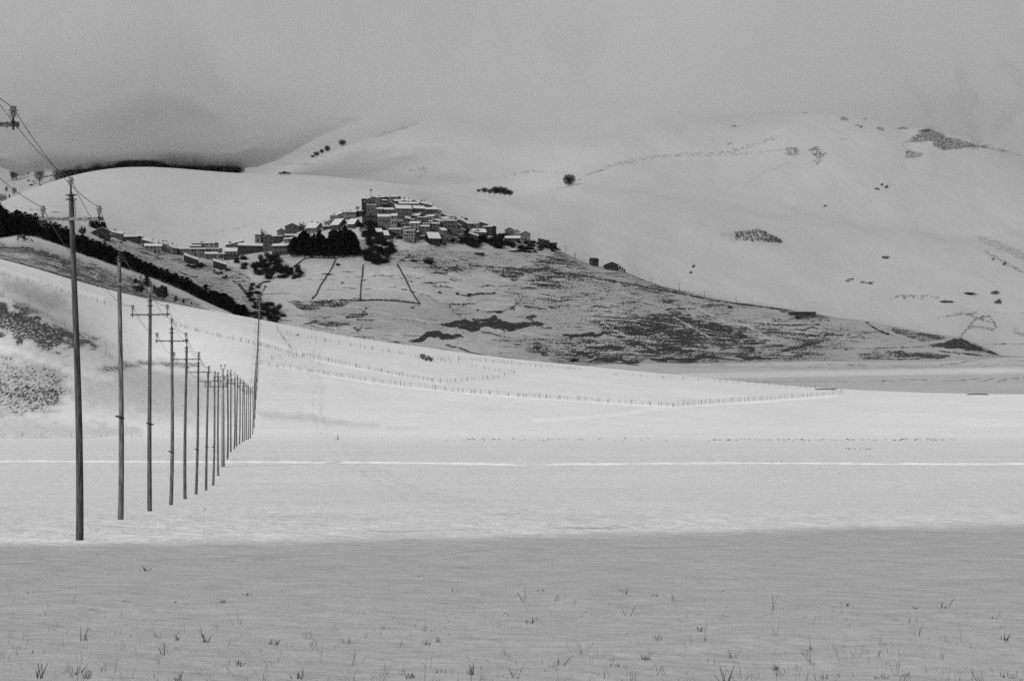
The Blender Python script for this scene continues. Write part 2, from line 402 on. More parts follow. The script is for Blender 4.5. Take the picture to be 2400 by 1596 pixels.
def line(arr, rows, pts, w, v=1.0, wob=1.0, seed=3):
    p = np.array(pts, float); b = (p[:, 0].min() - 12, 0, p[:, 0].max() + 12, 0)
    def fn(x, y):
        d = np.full(x.shape, 1e9)
        for (x0, y0), (x1, y1) in zip(pts[:-1], pts[1:]):
            dx, dy = x1 - x0, y1 - y0
            t = np.clip(((x - x0) * dx + (y - y0) * dy) / (dx * dx + dy * dy + 1e-9), 0, 1)
            d = np.minimum(d, np.hypot(x - x0 - t * dx, y - y0 - t * dy))
        d = d + wob * 2 * fbm(x / 9, y / 5, seed, 2)
        return v * (1 - sstep(w * 0.5, w * 1.1, d))
    paint(arr, rows, fn, b)
# near hillside
poly(cover, zA, [(-400, 560), (0, 694), (90, 735), (166, 772), (255, 809), (265, 818), (204, 819), (134, 828), (96, 822), (0, 790), (-400, 700)], 0.9, 18, 16)
poly(cover, zA, [(-400, 860), (0, 872), (153, 882), (165, 912), (145, 950), (95, 972), (0, 955), (-400, 950)], 0.86, 26, 20)
poly(cover, zA, [(-400, 830), (0, 825), (90, 845), (165, 872), (170, 930), (90, 985), (0, 985), (-400, 1000)], 0.70, 22, 14)
poly(cover, zA, [(-300, 960), (0, 960), (120, 985), (330, 1000), (330, 1026), (0, 1030), (-300, 1030)], 0.48, 14, 8)
poly(cover, zA, [(204, 867), (287, 846), (400, 840), (478, 853), (446, 868), (350, 858), (274, 878)], 0.75, 9, 4)
poly(cover, zA, [(190, 880), (300, 860), (480, 860), (590, 905), (560, 990), (400, 985), (190, 960)], 0.40, 30, 12)
poly(cover, zA, [(600, 960), (700, 965), (860, 990), (980, 1005), (860, 1003), (610, 985)], 0.42, 10, 4)
poly(cover, zA, [(0, 640), (90, 668), (160, 690), (180, 740), (90, 722), (0, 684)], 0.55, 20, 8)
for q in ((100, 668, 118, 671), (140, 680, 152, 683), (40, 720, 86, 742)):
    ell(cover, zA, *q, v=0.8)
line(fresh_or_sunlit, zA, [(0, 812), (60, 835), (120, 852), (170, 872), (260, 890)], 8, 0.9)
line(fresh_or_sunlit, zA, [(0, 630), (60, 650), (130, 672), (240, 700)], 7, 0.7)
line(fresh_or_sunlit, zA, [(660, 860), (790, 884), (930, 905), (1070, 920), (1200, 930), (1420, 945), (1580, 954), (1760, 943), (1960, 928)], 3, 0.9, 0.6)
line(fresh_or_sunlit, zA, [(1250, 985), (1420, 975), (1560, 955)], 5, 0.5)
line(fresh_or_sunlit, zA, [(600, 790), (760, 850), (960, 885), (1040, 900)], 3, 0.8)
# tuft line at the foot of the slope
# grass slope below the pines
poly(cover, zB, [(-400, 420), (0, 566), (100, 575), (200, 606), (300, 640), (400, 678), (520, 735), (640, 800), (0, 640), (-400, 560)], 0.92, 10, 5)
# village hill
zH = zone(iFt, iC2)
cover[:] = np.maximum(cover, (zH[:, None] * (0.42 + 0.36 * sstep(950, 1350, TPX) - 0.2 * sstep(1900, 2100, TPX) + 0.34 * fbm(TPX / 70, TY / 14, 51, 3))) * (0.35 + 0.65 * sstep(950, 1250, TPX)) * sstep(540, 600, TPX))
poly(cover, zC, [(180, 540), (420, 590), (560, 620), (640, 700), (600, 760), (430, 680), (250, 620)], 0.72, 18, 10)
poly(cover, zC, [(1367, 716), (1520, 716), (1622, 714), (1723, 757), (1774, 784), (1825, 825), (1711, 840), (1520, 836), (1418, 800), (1367, 756)], 1.0, 26, 12)
poly(cover, zC, [(1180, 690), (1300, 650), (1480, 668), (1640, 705), (1840, 740), (1900, 800), (1820, 835), (1300, 830), (1250, 790)], 0.72, 28, 12)
poly(cover, zC, [(1300, 790), (1420, 780), (1500, 800), (1820, 815), (1900, 845), (1320, 855)], 0.85, 14, 9)
poly(bare, zC, [(850, 500), (930, 480), (1010, 500), (1090, 540), (1150, 560), (1130, 585), (1060, 575), (960, 570), (900, 560), (840, 545)], 0.80, 8, 6)
poly(cover, zC, [(895, 585), (1010, 575), (1250, 596), (1180, 645), (1010, 645), (900, 620)], 0.80, 10, 8)
poly(cover, zC, [(700, 690), (1000, 690), (1280, 720), (1290, 800), (1000, 790), (720, 770)], 0.62, 24, 12)
poly(cover, zC, [(560, 590), (700, 585), (900, 585), (900, 640), (700, 632), (640, 660), (590, 650)], 0.4, 14, 6)
for i, q in enumerate([(1309, 776, 1440, 788), (1362, 812, 1472, 823), (1322, 821, 1408, 830), (1336, 829, 1412, 838), (1366, 841, 1508, 853), (1508, 835, 1705, 847), (1530, 816, 1638, 827), (1716, 835, 1802, 845), (1463, 803, 1519, 813), (1308, 802, 1350, 807), (1245, 803, 1272, 808), (1245, 812, 1272, 820), (1240, 756, 1278, 766), (1238, 738, 1262, 744),
                       (1016, 752, 1284, 779), (950, 784, 1096, 801), (665, 701, 835, 722), (704, 753, 833, 765), (805, 730, 868, 748), (826, 764, 854, 776), (1128, 727, 1194, 734), (1048, 709, 1118, 717), (1190, 712, 1226, 722), (1190, 722, 1212, 729), (1228, 738, 1260, 750), (1072, 687, 1176, 694), (1008, 627, 1092, 642), (1163, 634, 1234, 652), (1118, 626, 1302, 641), (940, 595, 975, 605),
                       (1837, 826, 1899, 839), (1660, 790, 1712, 806), (1370, 716, 1462, 724), (1640, 712, 1700, 720), (1855, 768, 1925, 774), (1800, 721, 1884, 733), (1130, 795, 1210, 800), (1170, 760, 1210, 772), (1225, 815, 1290, 835), (980, 660, 1060, 665), (1100, 668, 1200, 673)]):
    ell(bare, zC, *q, v=0.94 if i < 16 else 0.76, wob=0.7, seed=60 + i)
rr = random.Random(5)
def contour(px0, px1, t, tilt):
    out = []
    for px in np.linspace(px0, px1, 9):
        yc = float(np.interp(px, PX, yC)); yf = float(np.interp(px, PX, yFt))
        out.append((px, yc + (yf - yc) * (t + tilt * (px - px0) / 300.0) + rr.uniform(-1.2, 1.2)))
    return out
for i in range(190):
    a = rr.uniform(900, 1850) if i % 4 else rr.uniform(650, 1000); L = rr.uniform(50, 260); t = rr.uniform(0.22, 0.95)
    pts = contour(a, a + L, t, rr.uniform(-0.05, 0.12))
    line(bare, zC, pts, rr.uniform(0.7, 1.7), rr.uniform(0.4, 0.68), 0.9, 700 + i)
    if i % 2 == 0: line(fresh_or_sunlit, zC, [(x, y - 2.6) for x, y in pts], 0.9, 0.5, 0.6, 900 + i)
for i in range(240):
    x = rr.uniform(640, 1900); t = rr.random()
    yc = np.interp(x, PX, yC) + 60; yf = np.interp(x, PX, np.minimum(yFt, yA))
    if yf - yc < 20: continue
    y = yc + (yf - yc) * t; L = rr.uniform(8, 42); H = rr.uniform(1.0, 2.6)
    ell(bare, zC, x - L, y - H, x + L, y + H, v=rr.uniform(0.45, 0.85), tilt=rr.uniform(-0.02, 0.22) * (1 if x > 1150 else 0.3), seed=200 + i)
for i, (pts, w, v) in enumerate([
    ([(1100, 622), (1240, 632), (1350, 645), (1469, 664), (1560, 682), (1672, 703), (1760, 716), (1843, 727)], 3.0, 0.85),
    ([(1240, 637), (1469, 671), (1560, 688)], 5, 0.7),
    ([(983, 714), (1010, 745), (1035, 763)], 2.2, 0.6), ([(1050, 715), (1070, 735), (1090, 753)], 2.2, 0.7),
    ([(1045, 808), (1075, 815), (1110, 828), (1140, 835)], 3.2, 0.85), ([(1190, 750), (1260, 800), (1330, 850)], 2.0, 0.5),
    ([(594, 664), (584, 679), (591, 690)], 5, 1.0), ([(560, 667), (578, 688), (598, 711), (603, 722)], 5, 1.0), ([(606, 670), (614, 662), (632, 660)], 3.5, 0.9), ([(588, 690), (606, 706), (612, 690), (622, 672)], 4, 0.8),
    ([(546, 658), (560, 668)], 4, 0.9), ([(530, 632), (548, 636), (568, 642), (585, 655)], 4, 0.7), ([(420, 638), (450, 648), (465, 650)], 2.5, 0.9), ([(330, 590), (350, 596), (372, 603)], 3, 0.8), ([(320, 601), (345, 606), (370, 604)], 3, 0.7), ([(345, 612), (385, 606)], 2.5, 0.7), ([(350, 622), (395, 632), (410, 625)], 2.5, 0.8), ([(360, 632), (400, 640)], 2, 0.7),
    ([(1834, 822), (1870, 815), (1895, 806), (1925, 802)], 4, 0.9), ([(1837, 793), (1880, 790), (1960, 786), (2024, 790)], 2.2, 0.8), ([(1810, 762), (1922, 761)], 2.5, 0.8), ([(1700, 742), (1780, 768), (1840, 795)], 2.2, 0.7), ([(1880, 730), (1990, 770), (2070, 780)], 1.8, 0.6), ([(1960, 745), (2060, 772)], 1.6, 0.5),
    ([(2030, 756), (2060, 775), (2082, 784)], 3.2, 0.85), ([(2082, 783), (2150, 806), (2200, 817)], 2.0, 0.6), ([(1992, 818), (2100, 815), (2170, 812)], 1.6, 0.7), ([(2010, 840), (2120, 842), (2230, 836)], 2.0, 0.8), ([(2200, 823), (2300, 833)], 2.2, 0.8),
    ([(1420, 715), (1520, 790), (1640, 842)], 1.8, 0.5), ([(1560, 730), (1660, 790), (1760, 836)], 1.8, 0.5), ([(1300, 720), (1400, 770), (1460, 812)], 1.6, 0.5)]):
    line(bare, zC, pts, w, v, 1.2, 300 + i)
for i, (pts, w) in enumerate([([(1360, 715), (1440, 775), (1530, 815)], 1.0), ([(1545, 722), (1600, 755), (1680, 800)], 1.3), ([(1500, 805), (1560, 830)], 1.2), ([(1630, 720), (1700, 755)], 1.2), ([(1740, 755), (1820, 805)], 1.6), ([(980, 645), (1000, 638), (1016, 635)], 1.5)]):
    line(fresh_or_sunlit, zC, pts, w, 0.6, 1.4, 330 + i)
poly(bare, zC, [(2160, 808), (2215, 797), (2234, 792), (2258, 793), (2320, 818), (2345, 832), (2295, 828), (2211, 816)], 0.9, 5, 3)
poly(cover, zC, [(2000, 822), (2100, 818), (2228, 828), (2230, 840), (2100, 845), (2010, 842)], 0.95, 6, 3)
poly(cover, zC, [(2082, 761), (2228, 790), (2228, 797), (2160, 806), (2090, 782)], 0.85, 6, 2)
poly(cover, zC, [(2034, 754), (2080, 782), (2180, 815), (2090, 800)], 0.4, 6, 2)
# plain beyond: windswept stripes, and a sunlit streak painted lighter
zP = zone(iA2, iFt)
for y0, x0, w, v in ((845, 2050, 1.4, 0.62), (851, 1900, 1.2, 0.6), (857, 1600, 2.2, 0.45), (862, 1400, 1.0, 0.4), (887, 2050, 1.2, 0.62), (892, 1700, 1.2, 0.62), (897, 2100, 1.0, 0.45)):
    line(bare, zP, [(x0, y0 + 3), (2400, y0), (3400, y0 - 6)], w, v, 0.5, int(y0))
poly(cover, zP, [(1400, 857), (1900, 857), (3400, 846), (3400, 862), (1800, 866)], 0.35, 4, 2)
line(fresh_or_sunlit, zP, [(1500, 884), (1900, 876), (2400, 867), (3400, 855)], 8, 1.0, 0.5)  # strip of sun through a cloud gap, painted in as lighter snow
# mountains
poly(bare, zE, [(2114, 338), (2135, 322), (2154, 303), (2182, 300), (2225, 318), (2300, 338), (2400, 362), (2400, 370), (2300, 350), (2234, 352), (2210, 356), (2180, 337)], 0.66, 8, 3, 71)
poly(bare, zE, [(2150, 304), (2182, 300), (2180, 312), (2150, 313)], 0.95, 4, 1, 71)
poly(bare, zE, [(2116, 343), (2174, 357), (2159, 374), (2117, 373)], 0.60, 8, 4, 72)
poly(bare, zE, [(1892, 357), (1922, 344), (1946, 366), (1916, 388)], 0.58, 10, 4, 73)
poly(bare, zE, [(1838, 373), (1844, 348), (1871, 339), (1886, 366)], 0.54, 10, 4, 74)
for i, q in enumerate([(1838, 344, 1874, 352), (1890, 346, 1924, 356), (2000, 293, 2026, 298), (2055, 300, 2076, 308), (2010, 298, 2022, 302), (2100, 300, 2134, 306), (1880, 262, 1896, 266), (1710, 295, 1730, 299), (1700, 336, 1720, 341), (1970, 324, 1986, 328), (2055, 296, 2070, 300), (2020, 278, 2036, 282), (1968, 272, 1990, 282), (1690, 265, 1720, 268)]):
    ell(bare, zE, *q, v=0.62, wob=0.8, seed=400 + i)
for i, (pts, w, v) in enumerate([([(1420, 392), (1520, 368), (1700, 360), (1820, 322)], 7, 0.33), ([(1700, 365), (1860, 350)], 5, 0.3), ([(1850, 380), (1800, 400), (1750, 430)], 3, 0.32), ([(960, 400), (1000, 395), (980, 420)], 5, 0.3), ([(1150, 420), (1250, 400), (1330, 408)], 4, 0.32), ([(1340, 432), (1380, 408), (1420, 396)], 2, 0.5), ([(880, 320), (930, 305), (980, 288)], 4, 0.42),
    ([(2300, 560), (2400, 600)], 12, 0.38), ([(2310, 590), (2400, 640)], 5, 0.45), ([(2200, 745), (2260, 735), (2320, 755)], 3, 0.6), ([(2258, 780), (2290, 745), (2320, 740), (2335, 768)], 4, 0.6), ([(2250, 790), (2275, 765), (2330, 772)], 4, 0.55), ([(2100, 695), (2180, 692), (2220, 704)], 3, 0.5), ([(2230, 733), (2400, 735)], 1.6, 0.6), ([(1980, 660), (2000, 655)], 3, 0.7), ([(2020, 663), (2045, 662)], 4, 0.7), ([(2380, 775), (2400, 785)], 8, 0.45), ([(2040, 700), (2200, 700)], 1.4, 0.4), ([(2300, 808), (2400, 806)], 1.4, 0.6), ([(2235, 230), (2262, 270), (2290, 330)], 24, 0.36), ([(2250, 170), (2262, 210), (2285, 240)], 20, 0.36), ([(2405, 220), (2380, 260), (2335, 300)], 26, 0.36), ([(2120, 200), (2160, 225), (2180, 270)], 18, 0.32), ([(2340, 140), (2400, 190)], 24, 0.36), ([(470, 550), (560, 535), (640, 512)], 1.6, 0.45), ([(10, 484), (60, 490), (140, 498)], 1.5, 0.6), ([(660, 385), (720, 384)], 3, 0.42)]):
    line(bare, zE, pts, w, v, 2.0, 430 + i)
for i, q in enumerate([(2062, 430, 2072, 438), (2072, 436, 2084, 442), (2050, 440, 2062, 446), (1928, 482, 1938, 486), (1660, 444, 1664, 448), (1620, 620, 1630, 628), (1614, 636, 1624, 642), (2065, 600, 2085, 606), (2320, 680, 2345, 690), (2286, 222, 2292, 230), (2296, 240, 2302, 246), (2330, 190, 2346, 196), (2330, 700, 2350, 712), (2325, 604, 2333, 610), (2350, 615, 2360, 622)]):
    ell(bare, zE, *q, v=1.0, seed=480 + i)
poly(cover, zE, [(1690, 548), (1724, 541), (1775, 536), (1812, 552), (1836, 566), (1816, 572), (1727, 565)], 0.55, 18, 6)
# cover of the field: a few stubs
cover[:] = np.maximum(cover, (zone(0, iF)[:, None] * 0.10 * (TD > 85)))
fresh_or_sunlit[:] = np.maximum(fresh_or_sunlit, zone(0, iF)[:, None] * 0.42 * sstep(300, 570, TD))
cover = np.where(zC[:, None], cover * (1 - 0.5 * np.clip(fresh_or_sunlit, 0, 1)), cover)
cover = np.clip(cover, 0, 1); bare = np.clip(bare, 0, 1); fresh_or_sunlit = np.clip(fresh_or_sunlit, 0, 1)

def terrain_piece(name, r0, r1, mat):
    nr = r1 - r0 + 1; nc = len(PX)
    co = np.empty((nr, nc, 3)); co[..., 0] = X[r0:r1 + 1]; co[..., 1] = TD[r0:r1 + 1]; co[..., 2] = Z[r0:r1 + 1] + CAMZ
    idx = np.arange(nr * nc).reshape(nr, nc)
    q = np.stack([idx[:-1, :-1], idx[:-1, 1:], idx[1:, 1:], idx[1:, :-1]], -1).reshape(-1, 4)
    me = bpy.data.meshes.new(name)
    me.vertices.add(nr * nc); me.vertices.foreach_set("co", co.reshape(-1))
    me.loops.add(q.size); me.loops.foreach_set("vertex_index", q.reshape(-1).astype(np.int32))
    me.polygons.add(len(q)); me.polygons.foreach_set("loop_start", np.arange(0, q.size, 4, dtype=np.int32))
    me.polygons.foreach_set("use_smooth", np.ones(len(q), bool))
    me.update(calc_edges=True)
    for nm, arr in (("cover", cover), ("bare", bare), ("fresh_or_sunlit", fresh_or_sunlit)):
        a = me.attributes.new(nm, 'FLOAT', 'POINT'); a.data.foreach_set("value", arr[r0:r1 + 1].reshape(-1).astype(np.float32))
    me.materials.append(mat); me.validate()
    o = bpy.data.objects.new(name, me); COL.objects.link(o); o["kind"] = "structure"
    return o
LAST = TD.shape[0] - 1
terrain_piece("snow_field", 0, ROW0[iF] + 2, M['snow_field'])
terrain_piece("hillside", ROW0[iF] + 2, ROW0[iA2], M['snow_near'])
terrain_piece("village_hill", ROW0[iA2], ROW0[iC2], M['snow_village'])
terrain_piece("mountains", ROW0[iC2], LAST, M['snow_far'])

# queries --------------------------------------------------------------------
def colmix(px):
    j = int(np.clip(np.searchsorted(PX, px) - 1, 0, len(PX) - 2)); t = (px - PX[j]) / (PX[j + 1] - PX[j])
    return j, t
def gz(px, d):
    """ground height at photo column px and distance d"""
    j, t = colmix(px)
    Dc = TD[:, j] * (1 - t) + TD[:, j + 1] * t; Zc = Z[:, j] * (1 - t) + Z[:, j + 1] * t
    return float(np.interp(d, Dc, Zc)) + CAMZ
def pt(px, d, dz=0.0):
    return Vector(((px - CX) / F * d, d, gz(px, d) + dz))
def at(px, py, d0, d1):
    """first point of the visible ground under photo point (px, py) between distances d0 and d1"""
    j, t = colmix(px)
    Dc = TD[:, j] * (1 - t) + TD[:, j + 1] * t; Yc = TY[:, j] * (1 - t) + TY[:, j + 1] * t
    m = np.where((Dc >= d0) & (Dc <= d1))[0]
    best = None
    for a in m[:-1]:
        if Yc[a] >= py >= Yc[a + 1]:
            k = (Yc[a] - py) / max(Yc[a] - Yc[a + 1], 1e-9); best = Dc[a] + k * (Dc[a + 1] - Dc[a]); break
    if best is None:
        best = Dc[m[np.argmin(np.abs(Yc[m] - py))]]
    return pt(px, best)
# ------------------------------------------------------------------ the pole line
POLE_G = "wooden power poles marching in a row across the snow"
def pole_meshes(rb, rt, hgt, wob):
    b = MB(); n = 9
    pts = []; rad = []
    for i in range(n + 1):
        t = i / n
        pts.append((wob * math.sin(2.6 * t) * (1 - t) * 0.8, wob * 0.5 * math.sin(4 * t) * t * (1 - t), -0.5 + (hgt + 0.38) * t)); rad.append(rb + (rt - rb) * t)
    pts.append((0, 0, hgt + 0.02)); rad.append(rt * 0.35)
    b.tube(pts, rad, 12)
    return b.mesh("pole_shaft", M['wood'], True)
def insulator_mesh(detail=True):
    b = MB(); n = 16 if detail else 8
    b.lathe([(0.028, 0.0), (0.075, 0.004), (0.078, 0.016), (0.05, 0.03), (0.05, 0.055), (0.098, 0.06), (0.102, 0.075), (0.055, 0.095), (0.055, 0.12), (0.118, 0.125), (0.122, 0.14), (0.075, 0.165), (0.062, 0.19), (0.07, 0.20), (0.066, 0.225), (0.04, 0.24), (0.01, 0.243)], n)
    return b.mesh("insulator", M['glass'], False)
def pin_mesh(h, r=0.022):
    b = MB(); b.tube([(0, 0, -0.16), (0, 0, h)], r, 8); b.box((0, 0, 0.012), (0.09, 0.09, 0.024))
    return b.mesh("insulator_pin", M['iron'])
def arm_mesh(L, th, mat, bolts=True):
    b = MB(); b.box((0, 0, 0), (L, 0.07, th))
    if bolts:
        for x in (-L * 0.44, -L * 0.28, L * 0.22, L * 0.36, L * 0.48, -0.09, 0.09):
            b.box((x, 0, -th / 2 - 0.018), (0.025, 0.03, 0.036)); b.box((x, 0, th / 2 + 0.012), (0.04, 0.035, 0.024))
    return b.mesh("crossarm", mat)
def clamp_mesh(r):
    b = MB()
    b.lathe([(r + 0.003, -0.02), (r + 0.012, -0.018), (r + 0.012, 0.018), (r + 0.003, 0.02)], 14)
    for a in (0.1, math.pi + 0.1, 1.5, 4.6): b.box(((r + 0.035) * math.cos(a), (r + 0.035) * math.sin(a), 0), (0.07, 0.07, 0.03), rot=Matrix.Rotation(a, 3, 'Z'))
    return b.mesh("clamp_band", M['iron'])
ins_hi = insulator_mesh(True); pin_hi = pin_mesh(0.13); pin_top = pin_mesh(0.30, 0.026); pin_up = pin_mesh(0.22)
arm_hi = arm_mesh(1.81, 0.085, M['arm']); arm_wood = arm_mesh(1.78, 0.06, M['wood']); clampm = clamp_mesh(0.085); ringm = clamp_mesh(0.105)
shafts = [pole_meshes(0.112, 0.072, 9.78, w_) for w_ in (0.16, -0.12, 0.13, -0.05)]
WIRE_PTS = {'left': [], 'top': [], 'right': []}
INS_H = 0.19
def make_pole(label, base, lean, rz, shaft, armz, dress, scale=1.0, topgap=0.33):
    root = empty("power_pole", base, 0); tag(root, label, "utility pole", POLE_G)
    top = Vector((lean[0], lean[1], 9.78))
    rot = Vector((0, 0, 1)).rotation_difference(top.normalized()).to_euler()
    root.rotation_euler = rot; root.scale = (scale,) * 3
    mobj("pole_shaft", shaft, root)
    arm = mobj("crossarm", arm_hi if dress >= 2 else arm_wood, root); arm.location = (0, -0.115, armz); arm.rotation_euler = (0, R(rz), R(6 if dress >= 2 else 4))
    hold = {}
    ph = 0.13 if dress >= 2 else 0.22
    for side, x in (('left', -0.79), ('right', 0.79)):
        p = mobj("insulator_pin", pin_hi if dress >= 2 else pin_up, root)
        zz = armz - math.sin(R(rz)) * x
        p.location = (x, -0.115, zz + 0.043)
        i = mobj("insulator", ins_hi, root); i.location = (x, -0.115, zz + 0.043 + ph - 0.03)
        hold[side] = Vector((x, -0.115, zz + 0.043 + ph - 0.03 + INS_H))
    p = mobj("insulator_pin", pin_top, root); p.location = (0, -0.02, 9.70)
    i = mobj("insulator", ins_hi, root); i.location = (0, -0.02, 9.98); hold['top'] = Vector((0, -0.02, 9.98 + INS_H))
    if dress >= 1:
        for z in ((9.70, 9.58) if dress >= 2 else (9.62, 9.40)):
            c = mobj("clamp_band", clampm, root); c.location = (0, 0, z)
    m4 = Matrix.LocRotScale(Vector(base), rot, Vector((scale,) * 3))
    for k, v in hold.items(): WIRE_PTS[k].append(m4 @ v)
    return root
ORD = ["zeroth", "first", "second", "third", "fourth", "fifth", "sixth", "seventh", "eighth", "ninth", "tenth", "eleventh", "twelfth", "thirteenth", "fourteenth", "fifteenth", "sixteenth", "seventeenth", "eighteenth", "nineteenth", "twentieth", "twenty-first"]
# photo column of the foot, distance, column shift of the top, arm tilt, arm height, dress
POLES = [
    (-57, 58.3, 0.0, 0.5, 9.02, 2), (185.5, 80.0, -19, 1.1, 9.02, 3), (282, 105.5, -3, 0.6, 8.72, 2), (351, 130, 1, -1.0, 8.98, 1), (400, 155.5, 2.5, -0.7, 8.95, 1), (434, 181.5, 3.5, -0.8, 8.90, 1),
    (459, 208.5, 6, -1.5, 8.95, 1), (483, 234, 5, -1.5, 8.98, 1), (499, 254, 4, -0.5, 8.8, 1), (511.6, 279, 0, -0.5, 8.75, 1), (533, 325, 0.5, 0.2, 8.6, 1), (541, 352, 0.4, 0.0, 9.0, 0),
    (549, 381, 1.5, 0.0, 8.8, 0), (554.6, 404, 2.4, 0, 9.0, 0), (561, 432, 1.7, 0, 8.9, 0), (568.6, 462, 1.4, 0, 8.9, 0), (573, 490, -0.5, 0, 8.9, 0), (578.5, 517, 0, 0, 8.9, 0), (582.4, 543, 0, 0, 8.9, 0), (587, 566, 0.2, 0, 8.9, 0)]
PLAB = {0: "nearest power pole, cut off by the left edge so only its arm tip shows", 1: "tall grained wooden pole nearest inside the frame, three glass insulators and a conduit",
        2: "second full pole from the left, pale cross-arm against grassy slope, black band low down"}
poles = []
for k, (px, d, lean, rz, az, dr) in enumerate(POLES):
    lab = PLAB.get(k, "wooden pole with cross-arm, %s in the row counted from the big left one" % ORD[k if k < 10 else k + 1])
    b = pt(px, d)
    poles.append(make_pole(lab, b, (lean / F * d, 0), rz, shafts[k % 4] if k != 1 else shafts[0], az, dr))
    if k in (2, 3, 4, 6, 7, 8):
        c = mobj("black_band", ringm, poles[-1]); z_ = {2: 3.8, 3: 4.0, 4: 2.9, 6: 3.3, 7: 3.6, 8: 3.4}[k]
        c.location = (0, 0, z_); c.rotation_euler = (R(0), R(14), 0); c.scale = (1, 1, 1.8)
for c_ in poles[1].children:
    if c_.name.startswith('pole_shaft'): c_.data = shafts[0].copy(); c_.data.materials[0] = M['wood_dark']
# the conduit up the nearest pole
b = MB(); b.tube([(0.10, -0.05, 9.60), (0.115, -0.06, 9.3), (0.12, -0.05, 9.08)], 0.018, 6)
b.obj("conduit", M['glass'], poles[1])
b = MB(); b.lathe([(0.25, -0.12), (0.23, 0.0), (0.16, 0.05), (0.1, 0.06)], 10); cm_ = b.mesh("snow_collar", M['bank'], True)
for k in range(1, 8):
    o = mobj("snow_collar", cm_, poles[k]); o.location = (random.uniform(-.05, .05), 0, -0.05); o.scale = (random.uniform(.9, 1.6), random.uniform(.9, 1.4), random.uniform(.6, 1.1))
# poles climbing the hillside: farther and smaller, told apart by height on the slope
hd = list(np.arange(600, 1075, 30.0))
for q, d in enumerate(hd):
    px = float(np.interp(d, [560, 640, 800, 1080], [588, 597, 603, 608.5])) + random.uniform(-0.6, 0.6)
    poles.append(make_pole("small far pole of the tight cluster climbing the sunlit hillside", pt(px, float(d)), (random.uniform(-.12, .12), 0), random.uniform(-1.5, 1.5), shafts[q % 4], 8.9, 0, 1.0))
# the tall grey mast inside the row, with its doubled insulators
root = empty("grey_mast", pt(522.5, 303)); tag(root, "thick pale grey tapering mast taller than its neighbours, two insulators on top", "utility pole", POLE_G)
b = MB(); b.tube([(0, 0, -0.5), (0, 0, 5.2), (-0.02, 0, 10.4)], [0.21, 0.165, 0.10], 14); b.obj("mast_shaft", M['concrete'], root, True)
b = MB(); b.box((0, -0.13, 9.6), (1.7, 0.08, 0.08)); b.obj("crossarm", M['arm'], root)
b = MB(); b.box((0, 0, 10.45), (0.5, 0.08, 0.06)); b.obj("top_bracket", M['arm'], root)
for x, z in ((-0.22, 10.7), (0.22, 10.7), (-0.8, 9.85), (0.8, 9.85), (-0.55, 9.85)):
    i = mobj("insulator", ins_hi, root); i.location = (x, 0 if z > 10 else -0.13, z - 0.02)
    b = MB(); b.tube([(0, 0, -0.27), (0, 0, 0.02)], 0.02, 6); b.obj("insulator_pin", M['iron'], i)
# wires: one continuous line on each row of insulators, sagging between the poles
for side, pts in WIRE_PTS.items():
    p0, p1 = pts[0], pts[1]
    pts = [p0 - (p1 - p0) * 1.2 + Vector((0, 0, 0.15))] + pts
    line_ = []
    for a, c in zip(pts[:-1], pts[1:]):
        L = (c - a).length; n = 14 if L > 20 and a.y < 250 else 6
        for i in range(n):
            t = i / n; line_.append(a.lerp(c, t) - Vector((0, 0, 4 * 0.42 * (L / 27) ** 2 * t * (1 - t))))
    line_.append(pts[-1])
    b = MB(); b.tube(line_, [0.0072 + 0.000016 * p.y for p in line_], 5)
    o = b.obj("power_line", M['wire'])
    tag(o, {'left': "thin sagging wire carried on the left ends of the cross-arms", 'top': "thin sagging wire carried on the pole tops", 'right': "thin sagging wire carried on the right ends of the cross-arms"}[side], "power line", "wires strung along the poles")
# snow collars and litter at pole feet, ploughed bank across the field
def ploughed_bank():
    b = MB(); n = 620; prof = [(-1.4, 0.0), (-0.8, 0.10), (-0.35, 0.22), (0.1, 0.27), (0.6, 0.2), (1.3, 0.0)]
    xs = np.linspace(-700, 3100, n)
    rowv = []
    for i, px in enumerate(xs):
        y = 0.9 * float(fbm(np.array([px / 120.0]), np.array([1.5]), 3, 3)[0]) * 2 + float(np.interp(px, [-700, 0, 560, 1000, 1240, 1700, 2080, 2400, 3100], [1078, 1080.5, 1082, 1085, 1088, 1084, 1087, 1087, 1088]))
        d = float(at(px, y + 1.5, 230, 420).y)
        gap = 1 - 0.75 * math.exp(-((px - 1250) / 40.0) ** 2) - 0.35 * math.exp(-((px - 2090) / 30.0) ** 2)
        hh = (0.80 + 0.28 * float(vnoise(np.array([px / 5.0]), np.array([0.3]))[0]) + 0.25 * float(vnoise(np.array([px / 31.0]), np.array([7.3]))[0])) * gap
        rowv.append([Vector(((px - CX) / F * (d + o), d + o, gz(px, d + o) - 0.06 + z * hh)) for o, z in prof])
    for r0_ in rowv: b.v.extend([tuple(p) for p in r0_])
    k = len(prof)
    for i in range(n - 1):
        for j in range(k - 1):
            a = i * k + j; b.f.append((a, a + k, a + k + 1, a + 1)); b.m.append(0)
    o = b.obj("snow_bank", M['bank'], None, True); o["kind"] = "structure"
ploughed_bank()
